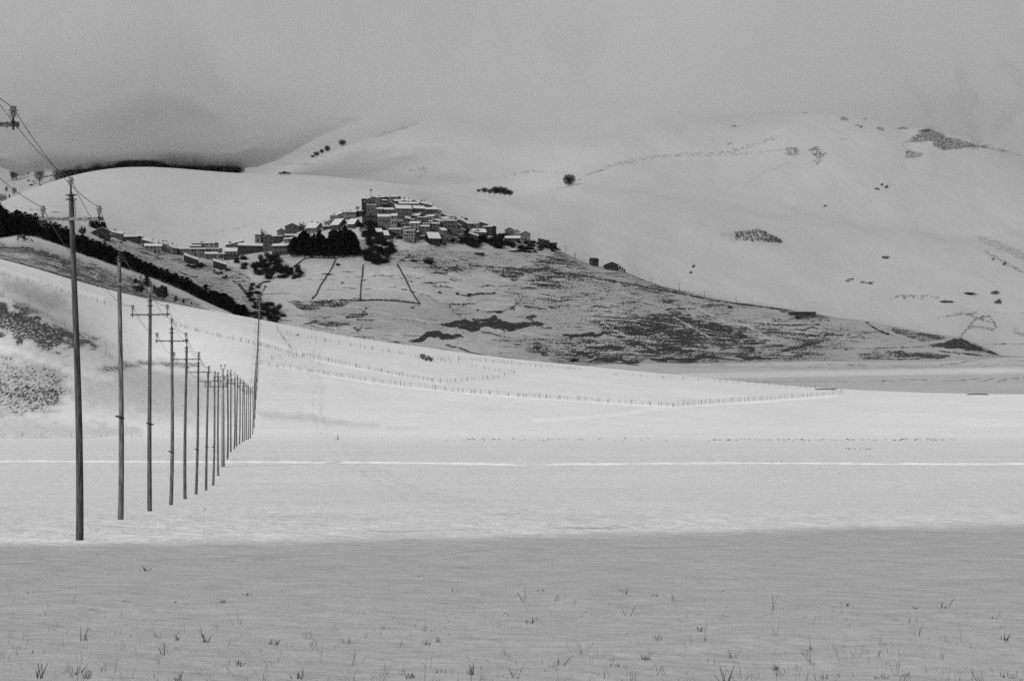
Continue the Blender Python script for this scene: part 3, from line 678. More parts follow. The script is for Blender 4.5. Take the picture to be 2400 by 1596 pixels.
# ------------------------------------------------------------------ village
def win_mesh(w, h_):
    b = MB(); b.box((0, 0, 0), (w, 0.10, h_), 0); b.box((0, -0.02, -h_ / 2 - 0.07), (w + 0.25, 0.16, 0.12), 1)
    return b.mesh("window", [M['pane'], M['trim']])
WIN = [win_mesh(0.85, 1.15), win_mesh(0.75, 0.95), win_mesh(1.0, 1.5), win_mesh(1.3, 1.1)]
dm = MB(); dm.box((0, 0, 0), (1.1, 0.1, 2.1)); DOOR = dm.mesh("door", M['pane'])
def chim_mesh():
    b = MB(); b.box((0, 0, 0.3), (0.55, 0.55, 1.5), 0); b.box((0, 0, 1.12), (0.8, 0.8, 0.14), 0); b.box((0, 0, 1.25), (0.7, 0.7, 0.12), 1)
    return b.mesh("chimney", [M['darkwall'], M['roofsnow']])
CHIM = chim_mesh()
rh = random.Random(3)
HG = "snow-roofed stone houses of the hill village"
def slab(b, p00, p10, p11, p01, t0, t1, mi):
    """slab over a roof plane given by its four corners (counter-clockwise from above), from offset t0 to t1 upwards"""
    lo = [Vector(p) + Vector((0, 0, t0)) for p in (p00, p10, p11, p01)]; hi = [Vector(p) + Vector((0, 0, t1)) for p in (p00, p10, p11, p01)]
    b.add(lo + hi, [(3, 2, 1, 0), (4, 5, 6, 7), (0, 1, 5, 4), (1, 2, 6, 5), (2, 3, 7, 6), (3, 0, 4, 7)], mi)
def house(org, x0, x1, yr, ye, yb, kind, label, dep=8.0, yaw=0, mat='stone', win=(3, 2), chim=1, cat="house", dd=0.0, name="stone_house", bx=None, snow=True, group=HG, door=True, wk=0, yl=None):
    ox, oy, s = org
    if yaw == 0 and kind == 'e' and name == 'stone_house': yaw = rh.uniform(-7, 7)
    X0, X1, YR, YE, YB = ox + x0 / s, ox + x1 / s, oy + yr / s, oy + ye / s, oy + yb / s
    mx = (X0 + X1) / 2
    g = at(mx, YB, 1720, 2045)
    d = g.y + dd
    px2m = d / F
    W = (X1 - X0) * px2m; ya = R(yaw)
    w = max((W - dep * abs(math.sin(ya))) / math.cos(ya), 2.5)
    zb = (HY - YB) * px2m + CAMZ; ze = (HY - YE) * px2m + CAMZ; zr = (HY - YR) * px2m + CAMZ
    hE = ze - zb; hR = zr - zb
    yc = d + (w * abs(math.sin(ya)) + dep * math.cos(ya)) / 2
    root = empty(name, ((mx - CX) / F * yc, yc, zb + 0.0), ya); tag(root, label, cat, group)
    k = yc / d                               # keep the apparent size of the front face
    hx, hy = w / 2, dep / 2; lo = -9.0 - (hR if False else 0)
    b = MB()
    ov = 0.4
    rb = MB()
    if kind == 'e':
        A = hE; r = max(hR - hE, 0.6)
        v = [(-hx, -hy, lo), (hx, -hy, lo), (hx, hy, lo), (-hx, hy, lo), (-hx, -hy, A), (hx, -hy, A), (hx, hy, A), (-hx, hy, A), (-hx, 0, A + r), (hx, 0, A + r)]
        b.add(v, [(0, 1, 5, 4), (2, 3, 7, 6), (1, 2, 6, 9, 5), (3, 0, 4, 8, 7), (4, 5, 9, 8), (6, 7, 8, 9)])
        sl_ = r / hy
        f0 = (-hx - ov, -hy - ov, A - sl_ * ov); f1 = (hx + ov, -hy - ov, A - sl_ * ov); t0 = (-hx - ov, 0, A + r); t1 = (hx + ov, 0, A + r); k0 = (-hx - ov, hy + ov, A - sl_ * ov); k1 = (hx + ov, hy + ov, A - sl_ * ov)
        planes = [(f0, f1, t1, t0), (t0, t1, k1, k0)]
        cz = lambda x, y: A + r - abs(y) * sl_
    elif kind == 'g':
        A = hE; r = max(hR - hE, 0.5)
        v = [(-hx, -hy, lo), (hx, -hy, lo), (hx, hy, lo), (-hx, hy, lo), (-hx, -hy, A), (hx, -hy, A), (hx, hy, A), (-hx, hy, A), (0, -hy, A + r), (0, hy, A + r)]
        b.add(v, [(0, 1, 5, 8, 4), (2, 3, 7, 9, 6), (1, 2, 6, 5), (3, 0, 4, 7), (4, 8, 9, 7), (5, 6, 9, 8)])
        sl_ = r / hx
        planes = [((-hx - ov, -hy - ov, A - sl_ * ov), (0, -hy - ov, A + r), (0, hy + ov, A + r), (-hx - ov, hy + ov, A - sl_ * ov)), ((0, -hy - ov, A + r), (hx + ov, -hy - ov, A - sl_ * ov), (hx + ov, hy + ov, A - sl_ * ov), (0, hy + ov, A + r))]
        cz = lambda x, y: A + r - abs(x) * sl_
    else:                                    # single slope falling from left (yr) to right (ye), slightly tilted to the front
        zl, zr_ = hR, hE
        up = 0.24 * dep
        v = [(-hx, -hy, lo), (hx, -hy, lo), (hx, hy, lo), (-hx, hy, lo), (-hx, -hy, zl), (hx, -hy, zr_), (hx, hy, zr_ + up), (-hx, hy, zl + up)]
        b.add(v, [(0, 1, 5, 4), (2, 3, 7, 6), (1, 2, 6, 5), (3, 0, 4, 7), (4, 5, 6, 7)])
        sx_ = (zr_ - zl) / w; sy_ = up / dep
        P = lambda x, y: (x, y, (zl + zr_) / 2 + sx_ * x + sy_ * (y + hy))
        planes = [(P(-hx - ov, -hy - ov), P(hx + ov, -hy - ov), P(hx + ov, hy + ov), P(-hx - ov, hy + ov))]
        cz = lambda x, y: P(x, y)[2]
        A = min(zl, zr_)
    b.obj("wall", M[mat], root)
    for p in planes:
        slab(rb, *p, 0.02, 0.30, 0)
        if snow:
            c = sum((Vector(q) for q in p), Vector()) / 4
            q = [c + (Vector(u) - c) * 0.985 for u in p]
            slab(rb, *q, 0.295, 0.50, 1)
    ro = rb.obj("roof", [M['tile'], M['roofsnow']], root)
    for i in range(chim):
        x = rh.uniform(-0.75, 0.75) * hx; y = rh.uniform(-0.15, 0.55) * hy
        if kind == 'g': y = rh.uniform(-0.6, 0.6) * hy
        c = mobj("chimney", CHIM, ro); c.location = (x, y, cz(x, y) + 0.1); c.scale = (1, 1, rh.uniform(0.8, 1.3))
    nc, nr = win
    top = A - 0.9; bot = 0.9
    if nc * nr:
        for r_ in range(nr):
            for c_ in range(nc):
                if rh.random() < 0.1 and nc * nr > 3: continue
                x = (-1 + 2 * (c_ + 0.5) / nc) * hx * 0.86 + rh.uniform(-0.2, 0.2)
                z = top - (top - bot) * (r_ / max(nr - 1, 1)) if nr > 1 else (top + bot * 0.4) / 1.4
                if r_ == nr - 1 and door and nr > 1 and c_ == nc // 2:
                    o = mobj("door", DOOR, root); o.location = (x, -hy - 0.02, 1.0)
                    continue
                o = mobj("window", WIN[(wk + rh.randint(0, 1)) % 4], root); o.location = (x, -hy - 0.02, z)
        if abs(yaw) > 12:                    # the visible gable side
            sgn = -1 if yaw > 0 else 1
            for r_ in range(nr):
                o = mobj("window", WIN[wk % 4], root); o.rotation_euler = (0, 0, R(90)); o.location = (sgn * (hx + 0.02), rh.uniform(-0.2, 0.3) * hy, top - (top - bot) * (r_ / max(nr - 1, 1)) if nr > 1 else top * 0.7)
    return root
oA = (180, 480, 7.84); oB = (420, 500, 7.84); oC = (640, 430, 7.84); oD = (840, 430, 7.84); oE = (1040, 470, 7.84); oR = (1240, 540, 3.93); oT = (1600, 500, 2.9475)
H = house
# western hamlet
H(oA, 240, 640, 418, 490, 610, 'g', "dark chalet with overhanging snowy gable, leftmost house of the village", 12, 16, 'darkwall', (4, 2), 0)
H(oA, 645, 845, 505, 545, 632, 's', "low stone house with sloping snow roof right of the leftmost chalet", 8, 0, 'stone', (3, 1), 2)
H(oA, 850, 1160, 568, 592, 682, 'e', "long low flat-looking house with dark veranda on the western ridge", 9, 0, 'darkwall', (5, 1), 0)
H(oA, 1105, 1220, 566, 596, 665, 's', "small house end closing the right of the long low veranda house", 7, 0, 'stone', (1, 1), 0)
H(oA, 1218, 1480, 650, 718, 840, 's', "dark blank house whose roof slides down to the right, west ridge", 8, 0, 'darkwall', (0, 0), 1, dd=8)
H(oA, 1225, 1575, 715, 765, 885, 'e', "pale two-storey house with bright roof strip below the dark blank house", 9, 8, 'plaster', (4, 2), 0)
H(oA, 1450, 1815, 680, 770, 850, 's', "long roof dotted with chimneys behind the pale gabled house, west", 8, 0, 'stone', (5, 1), 6, dd=9)
H(oA, 1535, 1890, 728, 800, 905, 'g', "broad pale gabled house at the top of the snowy lane", 12, -18, 'plaster', (3, 2), 1)
# hotel group
H(oB, 240, 712, 536, 556, 660, 'e', "big inn with a row of attic windows, highest of the western group", 11, -9, 'plaster', (9, 2), 3, wk=1)
H(oB, 198, 400, 586, 608, 655, 'e', "low annex with bright roof at the left foot of the big inn", 6, 0, 'plaster', (3, 1), 1, dd=-10)
H(oB, 0, 500, 640, 662, 785, 'e', "very long flat building in front of the big inn, garage below", 8, 0, 'stone', (9, 2), 0, dd=-6, wk=1)
H(oB, 470, 775, 648, 660, 742, 'e', "lower right wing of the big inn with four dark windows", 8, 0, 'plaster', (4, 1), 0, dd=-8)
H(oB, 472, 705, 716, 752, 855, 'e', "stone barn with two-part bright roof below the big inn", 7, 5, 'stone', (3, 1), 0, dd=-2, door=False)
H(oB, 388, 478, 756, 776, 800, 'e', "tiny lean-to with snow roof left of the stone barn", 4, 0, 'darkwall', (1, 1), 0, name="lean_to", cat="shed")
H(oB, 712, 832, 742, 756, 832, 'e', "small pale house with balconies right of the stone barn", 7, 0, 'plaster', (2, 2), 0, wk=2)
H(oB, 95, 345, 772, 862, 920, 's', "low hut with long bright slanting roof beside the snowy lane", 6, 0, 'darkwall', (0, 0), 1, name="farm_hut", cat="hut")
H(oB, 630, 862, 878, 948, 1022, 's', "low dark hut with slanting roof, lowest building of the western group", 6, 0, 'darkwall', (2, 1), 0, name="farm_hut", cat="hut")
H(oB, 835, 1072, 636, 706, 772, 'e', "wide house with bright double roof on a stone terrace", 9, 4, 'stone', (3, 1), 0)
H(oB, 832, 1090, 770, 776, 850, 'e', "dark stone terrace wall carrying the bright double-roofed house", 5, 0, 'darkwall', (0, 0), 0, name="terrace_wall", cat="retaining wall", dd=-4, snow=False, door=False)
H(oB, 860, 1178, 590, 515, 642, 's', "house with roof climbing to the right above the terrace", 7, 0, 'stone', (4, 1), 4, dd=12)
H(oB, 1085, 1545, 596, 610, 742, 's', "long dark arcaded building beside the village road", 9, 0, 'darkwall', (8, 2), 0)
H(oB, 1400, 1510, 390, 398, 522, 'e', "narrow flat-topped house left of the spiked roof", 7, 0, 'plaster', (1, 2), 0)
H(oB, 1508, 1605, 318, 404, 522, 's', "half-ruined house with tall spiked roofline", 7, 0, 'darkwall', (2, 2), 0)
H(oB, 1550, 1745, 394, 440, 695, 'g', "tall gabled stone house with a balcony, right of the spiked roof", 9, 0, 'stone', (2, 4), 2, dd=-4)
H(oB, 1740, 1900, 412, 428, 560, 'e', "dark flat-fronted house joined to the tall gabled one", 8, 0, 'darkwall', (3, 2), 1)
H(oB, 1708, 2050, 560, 602, 748, 'e', "front house with bright roof and seven shuttered windows by the shrubs", 8, -14, 'stone', (6, 2), 1, dd=-4, wk=2)
H(oB, 1935, 2215, 385, 412, 470, 'e', "upper storey house with bright roof left of the black pines", 8, 0, 'stone', (4, 1), 3, dd=8)
H(oB, 1935, 2140, 455, 478, 595, 'e', "pale house with narrow roof strip against the black pines", 7, 0, 'plaster', (4, 2), 0, dd=2)
H(oB, 1808, 1965, 284, 330, 392, 'g', "small squat gable standing alone on the skyline", 8, 0, 'stone', (0, 0), 0)
H(oB, 1955, 2218, 190, 244, 392, 'g', "square gabled house with four windows on the skyline", 10, 0, 'stone', (2, 2), 0, wk=1)
# middle, around the pines and the church
H(oC, 490, 640, 742, 792, 850, 's', "house corner showing behind the first pine of the grove", 7, 0, 'stone', (1, 1), 1)
H(oC, 600, 932, 716, 822, 920, 'e', "house with very broad white roof above the black pine grove", 14, -20, 'plaster', (5, 1), 3)
H(oC, 920, 1072, 782, 796, 850, 'e', "low wall-like house under bare trees between the two broad roofs", 5, 0, 'darkwall', (0, 0), 0, door=False)
H(oC, 1065, 1385, 640, 768, 850, 'e', "barn with the largest white roof, just above the pine grove", 16, -24, 'darkwall', (0, 0), 0, door=False)
H(oC, 1370, 1615, 646, 752, 840, 'e', "house with slanted white roof at the upper right of the grove", 11, -24, 'stone', (2, 1), 0)
H(oC, 1052, 1205, 582, 598, 690, 'e', "flat-roofed end house jutting out over the skyline, left of the church", 8, 0, 'plaster', (3, 1), 3)
H(oC, 1200, 1305, 580, 538, 670, 's', "house with rising roof in the terrace left of the church", 8, 0, 'plaster', (2, 2), 1)
H(oC, 1300, 1548, 508, 534, 668, 'e', "tall pale house with two rows of windows left of the church", 8, -6, 'plaster', (5, 2), 3, dd=2)
H(oC, 1545, 1655, 492, 516, 640, 'e', "narrow house squeezed against the church tower", 8, 0, 'darkwall', (1, 1), 0, dd=4)
H(oC, 1640, 1925, 602, 612, 738, 'e', "massive dark retaining wall below the church", 4, 0, 'darkwall', (0, 0), 0, name="retaining_wall", cat="retaining wall", snow=False, door=False)
# church
ch = H(oC, 1728, 1975, 250, 300, 615, 'g', "church with gabled front and dark arched apse at the village top", 12, 0, 'stone', (0, 0), 0, cat="church", name="church", dd=6)
def church_parts():
    mpp = 1990 / F / 7.84
    b = MB(); n = 14                         # apse roof: a dark half dome seen as an arch
    w_ = 78 * mpp; pts = [(-w_, 0)] + [(w_ * -math.cos(math.pi * i / n), 62 * mpp * math.sin(math.pi * i / n)) for i in range(n + 1)]
    zb_ = (612 - 398) * mpp
    b.add([(x, -0.06, z + zb_) for x, z in pts] + [(x, -0.5, z * 0.97 + zb_) for x, z in pts], [tuple(range(len(pts)))] + [tuple(range(2 * len(pts) - 1, len(pts) - 1, -1))] + [(i, i + 1, len(pts) + i + 1, len(pts) + i) for i in range(len(pts) - 1)])
    o = b.obj("arch", M['tile'], ch); o.location = (-42 * mpp, -6.0, 0)
    b = MB(); hh = (612 - 402) * mpp; b.box((0, 0, hh / 2 - 3), (178 * mpp, 5, hh + 6), 0); b.box((0, 0, hh + 0.2), (184 * mpp, 5.4, 0.4), 1)
    o = b.obj("apse", [M['stone'], M['roofsnow']], ch); o.location = (-30 * mpp, -8.6, 0)
    for x, z in ((-52, 120), (22, 120), (-8, 30)):
        q = mobj("window" if z > 40 else "door", WIN[0] if z > 40 else DOOR, o); q.location = (x * mpp, -2.52, z * mpp)
    for x in (-55, 8):
        q = mobj("window", WIN[0], ch); q.location = (x * mpp, -6.03, (612 - 318) * mpp)
church_parts()
def bell_tower():
    g = at(640 + 1678 / 7.84, 430 + 615 / 7.84, 1720, 2045); d = g.y + 4; m = d / F; k = m / 7.84
    root = empty("bell_tower", ((640 + 1678 / 7.84 - CX) * m, d + 3, (HY - (430 + 615 / 7.84)) * m + CAMZ)); tag(root, "square bell tower with flat top and bright opening, left end of the church", "bell tower")
    h_ = (615 - 290) * k; w_ = 104 * k; a = 30 * k
    b = MB(); z0, z1 = (615 - 362) * k, (615 - 310) * k
    for x in (-1, 1): b.box((x * (w_ / 2 - (w_ - a) / 4), 0, h_ / 2 - 4), ((w_ - a) / 2, 6, h_ + 8))
    b.box((0, 0, z0 / 2 - 4), (a, 5.9, z0 + 8)); b.box((0, 0, (z1 + h_) / 2), (a, 5.9, h_ - z1))
    b.obj("wall", M['darkwall'], root)
    b = MB(); b.box((0, 0, h_ + 0.15), (w_ + 0.7, 6.6, 0.3), 0); b.box((0, 0, h_ + 0.37), (w_ + 0.5, 6.4, 0.16), 1); b.obj("roof", [M['tile'], M['roofsnow']], root)
    b = MB(); b.lathe([(0.62, 0), (0.5, 0.3), (0.32, 0.9), (0.2, 1.1), (0.02, 1.2)], 10); b.obj("bell", M['iron'], root).location = (0, 0, z0 + 0.15)
    r2 = empty("flag_mast", ((640 + 1790 / 7.84 - CX) * m, d + 7, (HY - (430 + 275 / 7.84)) * m + CAMZ - 1)); tag(r2, "tall dark mast with a round head rising behind the church roof", "mast")
    b = MB(); hm = (275 - 110) * k + 1; b.tube([(0, 0, -8), (0, 0, hm)], [0.32, 0.16], 8); b.obj("mast_shaft", M['iron'], r2)
    b = MB(); b.lathe([(0.1, -0.5), (0.55, -0.3), (0.62, 0.1), (0.4, 0.5), (0.05, 0.62)], 10); b.box((0.55, 0, 0.05), (0.7, 0.3, 0.3)); b.box((-0.5, 0, 0.25), (0.6, 0.3, 0.25)); b.obj("mast_head", M['iron'], r2).location = (0, 0, hm)
bell_tower()
H(oC, 1912, 2062, 358, 388, 450, 'g', "little gabled house touching the church on its right", 8, 0, 'stone', (1, 1), 0)
H(oC, 1908, 2016, 442, 478, 590, 'e', "narrow house with a square white roof right of the church", 8, 0, 'stone', (1, 2), 1, dd=-2)
H(oC, 2016, 2285, 450, 488, 590, 'e', "house with four windows and long white roof right of the church", 8, 4, 'stone', (4, 2), 0)
H(oC, 1910, 2170, 566, 618, 838, 'e', "tall windowless stone house with bright roof in the village centre", 10, 5, 'stone', (4, 1), 0, door=False)
H(oC, 2168, 2302, 555, 602, 838, 'e', "tall pale house with four big windows joined to the windowless one", 10, 0, 'plaster', (2, 3), 0, wk=1, door=False)
H(oC, 1858, 2010, 826, 895, 960, 'e', "shed with ragged white roof above the bare thicket", 8, 14, 'darkwall', (0, 0), 0, name="shed", cat="shed")
H(oC, 1990, 2135, 866, 955, 1050, 'e', "shed with slanted white roof stepping down right of the ragged-roofed one", 8, 18, 'darkwall', (0, 0), 0, name="shed", cat="shed")
H(oD, 565, 790, 826, 850, 925, 'e', "low pale house with four windows below the tall village centre houses", 7, 0, 'plaster', (4, 1), 0)
# top of the village
H(oD, 488, 772, 232, 252, 300, 'e', "topmost long house on the summit of the village", 8, -10, 'stone', (5, 1), 1, dd=10)
H(oD, 322, 480, 240, 262, 330, 'e', "snowy-roofed house just right of the church gable", 8, 0, 'darkwall', (2, 1), 3, dd=8)
H(oD, 620, 805, 296, 330, 385, 'e', "house with white hipped-looking roof below the summit house", 9, 14, 'darkwall', (3, 1), 1, dd=3)
H(oD, 790, 990, 290, 322, 370, 'e', "house crowded with chimneys right of the summit house", 8, 0, 'darkwall', (2, 1), 5, dd=8)
H(oD, 505, 650, 338, 385, 445, 'g', "gabled house with slanting white roofs below the summit", 8, 0, 'stone', (1, 1), 0)
H(oD, 718, 1112, 338, 375, 450, 'e', "very long white-roofed house of the upper row", 9, 9, 'stone', (6, 1), 4)
H(oD, 1080, 1245, 342, 390, 440, 's', "upper row house with roof sliding to the right", 8, 0, 'stone', (3, 1), 2, dd=2)
H(oD, 1190, 1345, 362, 408, 450, 's', "last house of the upper row on the right", 8, 0, 'stone', (3, 1), 1, dd=3)
H(oD, 640, 985, 398, 466, 645, 'e', "large house with broad white roof and many windows, left of the middle row", 10, 14, 'stone', (6, 3), 2)
H(oD, 975, 1225, 410, 466, 590, 'e', "second large house of the middle row, white roof with dark patch", 9, 12, 'stone', (4, 2), 1)
H(oD, 1218, 1465, 442, 482, 600, 'e', "third large house of the middle row with five windows", 8, 6, 'stone', (5, 2), 2)
H(oD, 1368, 1525, 456, 505, 600, 's', "sloping gable end closing the middle row on the right", 9, 0, 'plaster', (2, 1), 2, dd=4)
H(oD, 1460, 1700, 545, 625, 660, 's', "house stepping down beyond the middle row", 8, 0, 'darkwall', (2, 1), 0, dd=4)
H(oD, 955, 1190, 545, 598, 660, 'e', "house with lopsided white roof in the village heart", 9, -18, 'stone', (2, 1), 1)
H(oD, 1075, 1265, 620, 632, 735, 'e', "flat-roofed two-storey house in the village heart", 8, 0, 'stone', (3, 2), 0)
H(oD, 1200, 1470, 572, 612, 690, 'e', "house with white roof and pale right gable in the village heart", 9, -22, 'plaster', (2, 1), 1)
H(oD, 940, 1165, 698, 738, 885, 'e', "square stone house with bright roof in the lower middle", 9, -10, 'plaster', (2, 3), 2, wk=0)
H(oD, 1165, 1315, 732, 746, 800, 'e', "narrow roof strip house behind the slim towerlike house", 7, 0, 'darkwall', (2, 1), 0)
H(oD, 1118, 1312, 766, 798, 965, 'e', "slim towerlike stone house with bright roof in the lower middle", 9, 8, 'stone', (2, 3), 0)
H(oD, 1328, 1492, 720, 746, 905, 'e', "plain tall house right of the slim towerlike one", 8, 8, 'stone', (2, 3), 2)
H(oD, 1370, 1570, 668, 718, 770, 's', "house with snow-patched roof behind the plain tall one", 8, 0, 'darkwall', (1, 1), 3)
H(oD, 1490, 1665, 612, 656, 720, 'e', "house with thick white roof slab, right heart of the village", 8, 12, 'darkwall', (1, 1), 0)
H(oD, 1545, 1818, 668, 692, 895, 'e', "big four-storey block with regular windows, right side of the village", 9, 7, 'stone', (4, 3), 1, wk=1)
H(oD, 800, 1040, 780, 818, 860, 'e', "upper storey with bright roof set back over the front house", 8, 10, 'darkwall', (3, 1), 1, dd=3)
H(oD, 822, 1045, 858, 876, 1095, 'e', "foremost tall stone house with a balcony and rows of dark windows", 9, -5, 'plaster', (4, 4), 0)
H(oD, 1210, 1512, 895, 1010, 1135, 'e', "ruined barn with broken roof, snow lying in jagged strips", 10, 20, 'darkwall', (3, 1), 0)
H(oD, 1435, 1628, 815, 868, 1135, 'e', "tall tower-house with small white roof beside the ruined barn", 10, 24, 'stone', (1, 4), 0)
H(oD, 1665, 2005, 625, 640, 720, 'e', "skyline house with long flat white roof and chimney pots", 9, 0, 'darkwall', (5, 1), 4)
H(oD, 1905, 2020, 690, 750, 835, 's', "dark house end sloping down right of the skyline house", 9, 0, 'darkwall', (0, 0), 0)
H(oD, 2005, 2292, 722, 745, 845, 'e', "pale row of eight windows under a flat white roof, right village", 9, -14, 'plaster', (4, 2), 5, wk=1)
H(oE, 655, 812, 395, 440, 470, 's', "roof slope peeping over the pale row of windows", 8, 0, 'darkwall', (0, 0), 0)
H(oE, 718, 965, 466, 488, 650, 'e', "dark house half hidden by shrubs, right of the pale row", 9, -20, 'darkwall', (4, 2), 0)
H(oE, 445, 782, 516, 588, 700, 'e', "front house with broad white roof below the pale row", 11, 10, 'stone', (4, 1), 2)
H(oE, 468, 632, 608, 658, 700, 's', "porch roof of snow in front of the broad-roofed right house", 5, 0, 'darkwall', (1, 1), 0, dd=-8, name="porch_shed", cat="shed")
for i_, (a_, b_, c_, d_, e_, k_) in enumerate([(700, 790, 700, 715, 790, 'e'), (745, 835, 740, 755, 800, 'g'), (930, 1010, 655, 668, 720, 'e'), (1010, 1075, 660, 680, 735, 'g'), (1290, 1345, 690, 705, 800, 'e'), (1480, 1550, 700, 720, 800, 'g'), (860, 950, 640, 655, 700, 's'), (1150, 1210, 500, 515, 560, 'e'), (1560, 1650, 560, 585, 640, 'g'), (1640, 1720, 590, 610, 660, 'e'), (1830, 1905, 660, 680, 760, 's'), (1800, 1880, 745, 770, 830, 'g'), (1000, 1060, 300, 322, 360, 'g'), (1060, 1130, 315, 332, 370, 'e'), (1130, 1200, 330, 350, 385, 'g'), (880, 960, 318, 335, 370, 'e'), (1250, 1320, 395, 412, 450, 'g'), (1340, 1400, 420, 440, 480, 'e'), (430, 520, 300, 318, 360, 'e'), (540, 620, 290, 305, 345, 'g'), (1690, 1760, 640, 660, 720, 'e'), (1040, 1120, 880, 895, 960, 'e'), (1160, 1215, 960, 975, 1030, 'e'), (1690, 1790, 700, 722, 800, 'g'), (560, 640, 690, 705, 760, 'e'), (1880, 1960, 640, 655, 720, 'g')]):
    H(oD, a_, b_, c_, d_, e_, k_, "small snow-roofed house squeezed between the larger houses of the hilltop", 6.5, (i_ * 37) % 40 - 20, ('stone', 'plaster', 'stone')[i_ % 3], (2, 2 if e_ - d_ > 60 else 1), i_ % 3, group="small houses squeezed between larger ones", name="small_house", door=False)
H(oE, 1128, 1288, 504, 542, 640, 'g', "first of the three eastern cottages, gable to the front", 9, 0, 'stone', (2, 1), 0)
H(oE, 1280, 1396, 542, 578, 645, 'g', "smallest of the three eastern cottages, with chimney", 8, 0, 'plaster', (0, 0), 1)
H(oE, 1345, 1592, 572, 612, 745, 'g', "last of the three eastern cottages, gable with six windows", 10, 14, 'plaster', (3, 2), 0, wk=1)
H(oE, 1130, 1400, 656, 698, 745, 'e', "low shed with bright roof before the eastern cottages", 6, 0, 'darkwall', (1, 1), 0, name="shed", cat="shed", door=False)
H(oE, 1738, 1935, 735, 775, 850, 's', "dark ruined building on the eastern spur", 7, 0, 'darkwall', (0, 0), 0, snow=False, name="ruin", cat="ruin")
H(oE, 1925, 2075, 778, 792, 850, 'e', "flat dark walls of a ruin at the very end of the eastern spur", 6, 0, 'darkwall', (0, 0), 0, snow=False, name="ruin", cat="ruin")
H(oR, 556, 640, 255, 275, 330, 'e', "small black hut with steep roof on the bare right ridge", 6, 20, 'darkwall', (0, 0), 0, name="mountain_hut", cat="hut", door=False, snow=False)
H(oR, 686, 820, 293, 318, 368, 'g', "dark gabled hut with porch posts on the bare right ridge", 9, 8, 'darkwall', (3, 1), 0, name="mountain_hut", cat="hut", snow=False)
H(oT, 735, 917, 683, 688, 708, 'e', "long black low shed on the far right ridge", 5, 0, 'darkwall', (2, 1), 0, name="shed", cat="shed", door=False, snow=False)
H(oE, 572, 738, 966, 978, 1012, 'e', "low black hut alone on the slope under the village", 4, 0, 'darkwall', (0, 0), 0, name="farm_hut", cat="hut", door=False, snow=False)
H(oE, 1212, 1334, 908, 918, 946, 'e', "low snow-topped hut on the slope under the eastern cottages", 4, 0, 'darkwall', (0, 0), 0, name="farm_hut", cat="hut", door=False)
# ------------------------------------------------------------------ trees and shrubs
rp = random.Random(21)
def rnd_dir(r):
    while True:
        v = Vector((r.uniform(-1, 1), r.uniform(-1, 1), r.uniform(-1, 1)))
        if 0.05 < v.length < 1: return v.normalized()
def leaf(b, p, s, r, flat=0.5):
    a = rnd_dir(r); c = a.cross(rnd_dir(r)).normalized(); e = a * s; f = c * s * flat
    b.add([p - e - f * 0.3, p - f, p + e, p + f], [(0, 1, 2, 3)])
def pine_parts(seed, hgt=9.0, spread=0.30, base=0.14, n=900):
    r = random.Random(seed)
    t = MB(); t.tube([(0, 0, -1.2), (0.05, 0, hgt * 0.5), (0, 0.05, hgt * 0.95)], [0.17, 0.12, 0.03], 6)
    c = MB()
    # whorls of boughs, each a fan of needle clumps
    nb = 46
    for i in range(nb):
        f = (i / nb); z = hgt * (base + (1 - base) * f); L = hgt * spread * (1 - f) ** 0.62 * r.uniform(0.55, 1.15) + 0.25
        a = i * 2.4 + r.uniform(-.5, .5); droop = r.uniform(-0.1, 0.35)
        d = Vector((math.cos(a), math.sin(a), droop))
        t.tube([(0, 0, z), tuple(Vector((0, 0, z)) + d * L * 0.8)], [0.04, 0.015], 3, cap=False)
        for k in range(int(n / nb)):
            u = r.random() ** 0.6
            p = Vector((0, 0, z)) + d * (L * u) + rnd_dir(r) * 0.42 * (0.6 + 0.6 * (1 - f))
            leaf(c, p, r.uniform(0.22, 0.46), r, 0.6)
    for k in range(60):
        p = Vector((r.gauss(0, .16), r.gauss(0, .16), hgt * r.uniform(0.88, 1.03))); leaf(c, p, r.uniform(.1, .24), r, .4)
    return t.mesh("trunk", M['bark']), c.mesh("crown", M['needle'])
def bare_parts(seed, hgt=8.0, wide=0.55, n1=11, n2=7, n3=6, mat='twig', tw=0.05, low=0.18):
    """leafless tree: trunk, limbs and a dense crown of fine twigs"""
    r = random.Random(seed)
    t = MB(); t.tube([(0, 0, -1.0), (0.04, 0, hgt * 0.3), (0, 0.05, hgt * 0.62)], [hgt * 0.030, hgt * 0.022, hgt * 0.008], 6)
    c = MB()
    def twig(p, q, w):
        d = (q - p); s = d.cross(rnd_dir(r)).normalized() * w
        c.add([p - s, p + s, q + s * 0.25, q - s * 0.25], [(0, 1, 2, 3)])
    for i in range(n1):
        z = hgt * (low + (0.62 - low) * (i / n1)); a = i * 2.4 + r.uniform(-.4, .4)
        L = hgt * wide * r.uniform(0.6, 1.0) * (1 - 0.35 * i / n1)
        d = Vector((math.cos(a), math.sin(a), r.uniform(0.5, 1.5))).normalized()
        p0 = Vector((0, 0, z)); p1 = p0 + d * L
        t.tube([tuple(p0), tuple(p0.lerp(p1, .5) + Vector((0, 0, .02 * L))), tuple(p1)], [hgt * .010, hgt * .006, hgt * .002], 3, cap=False)
        for j in range(n2):
            u = r.uniform(.25, 1); q0 = p0.lerp(p1, u); e = (d + rnd_dir(r) * .9 + Vector((0, 0, .35))).normalized(); q1 = q0 + e * L * r.uniform(.25, .5)
            twig(q0, q1, tw * 0.8)
            for k in range(n3):
                s0 = q0.lerp(q1, r.uniform(.2, 1)); s1 = s0 + (e + rnd_dir(r) * .9).normalized() * L * r.uniform(.12, .28); twig(s0, s1, tw * 0.6)
    return t.mesh("trunk", M['bark']), c.mesh("crown", M[mat])
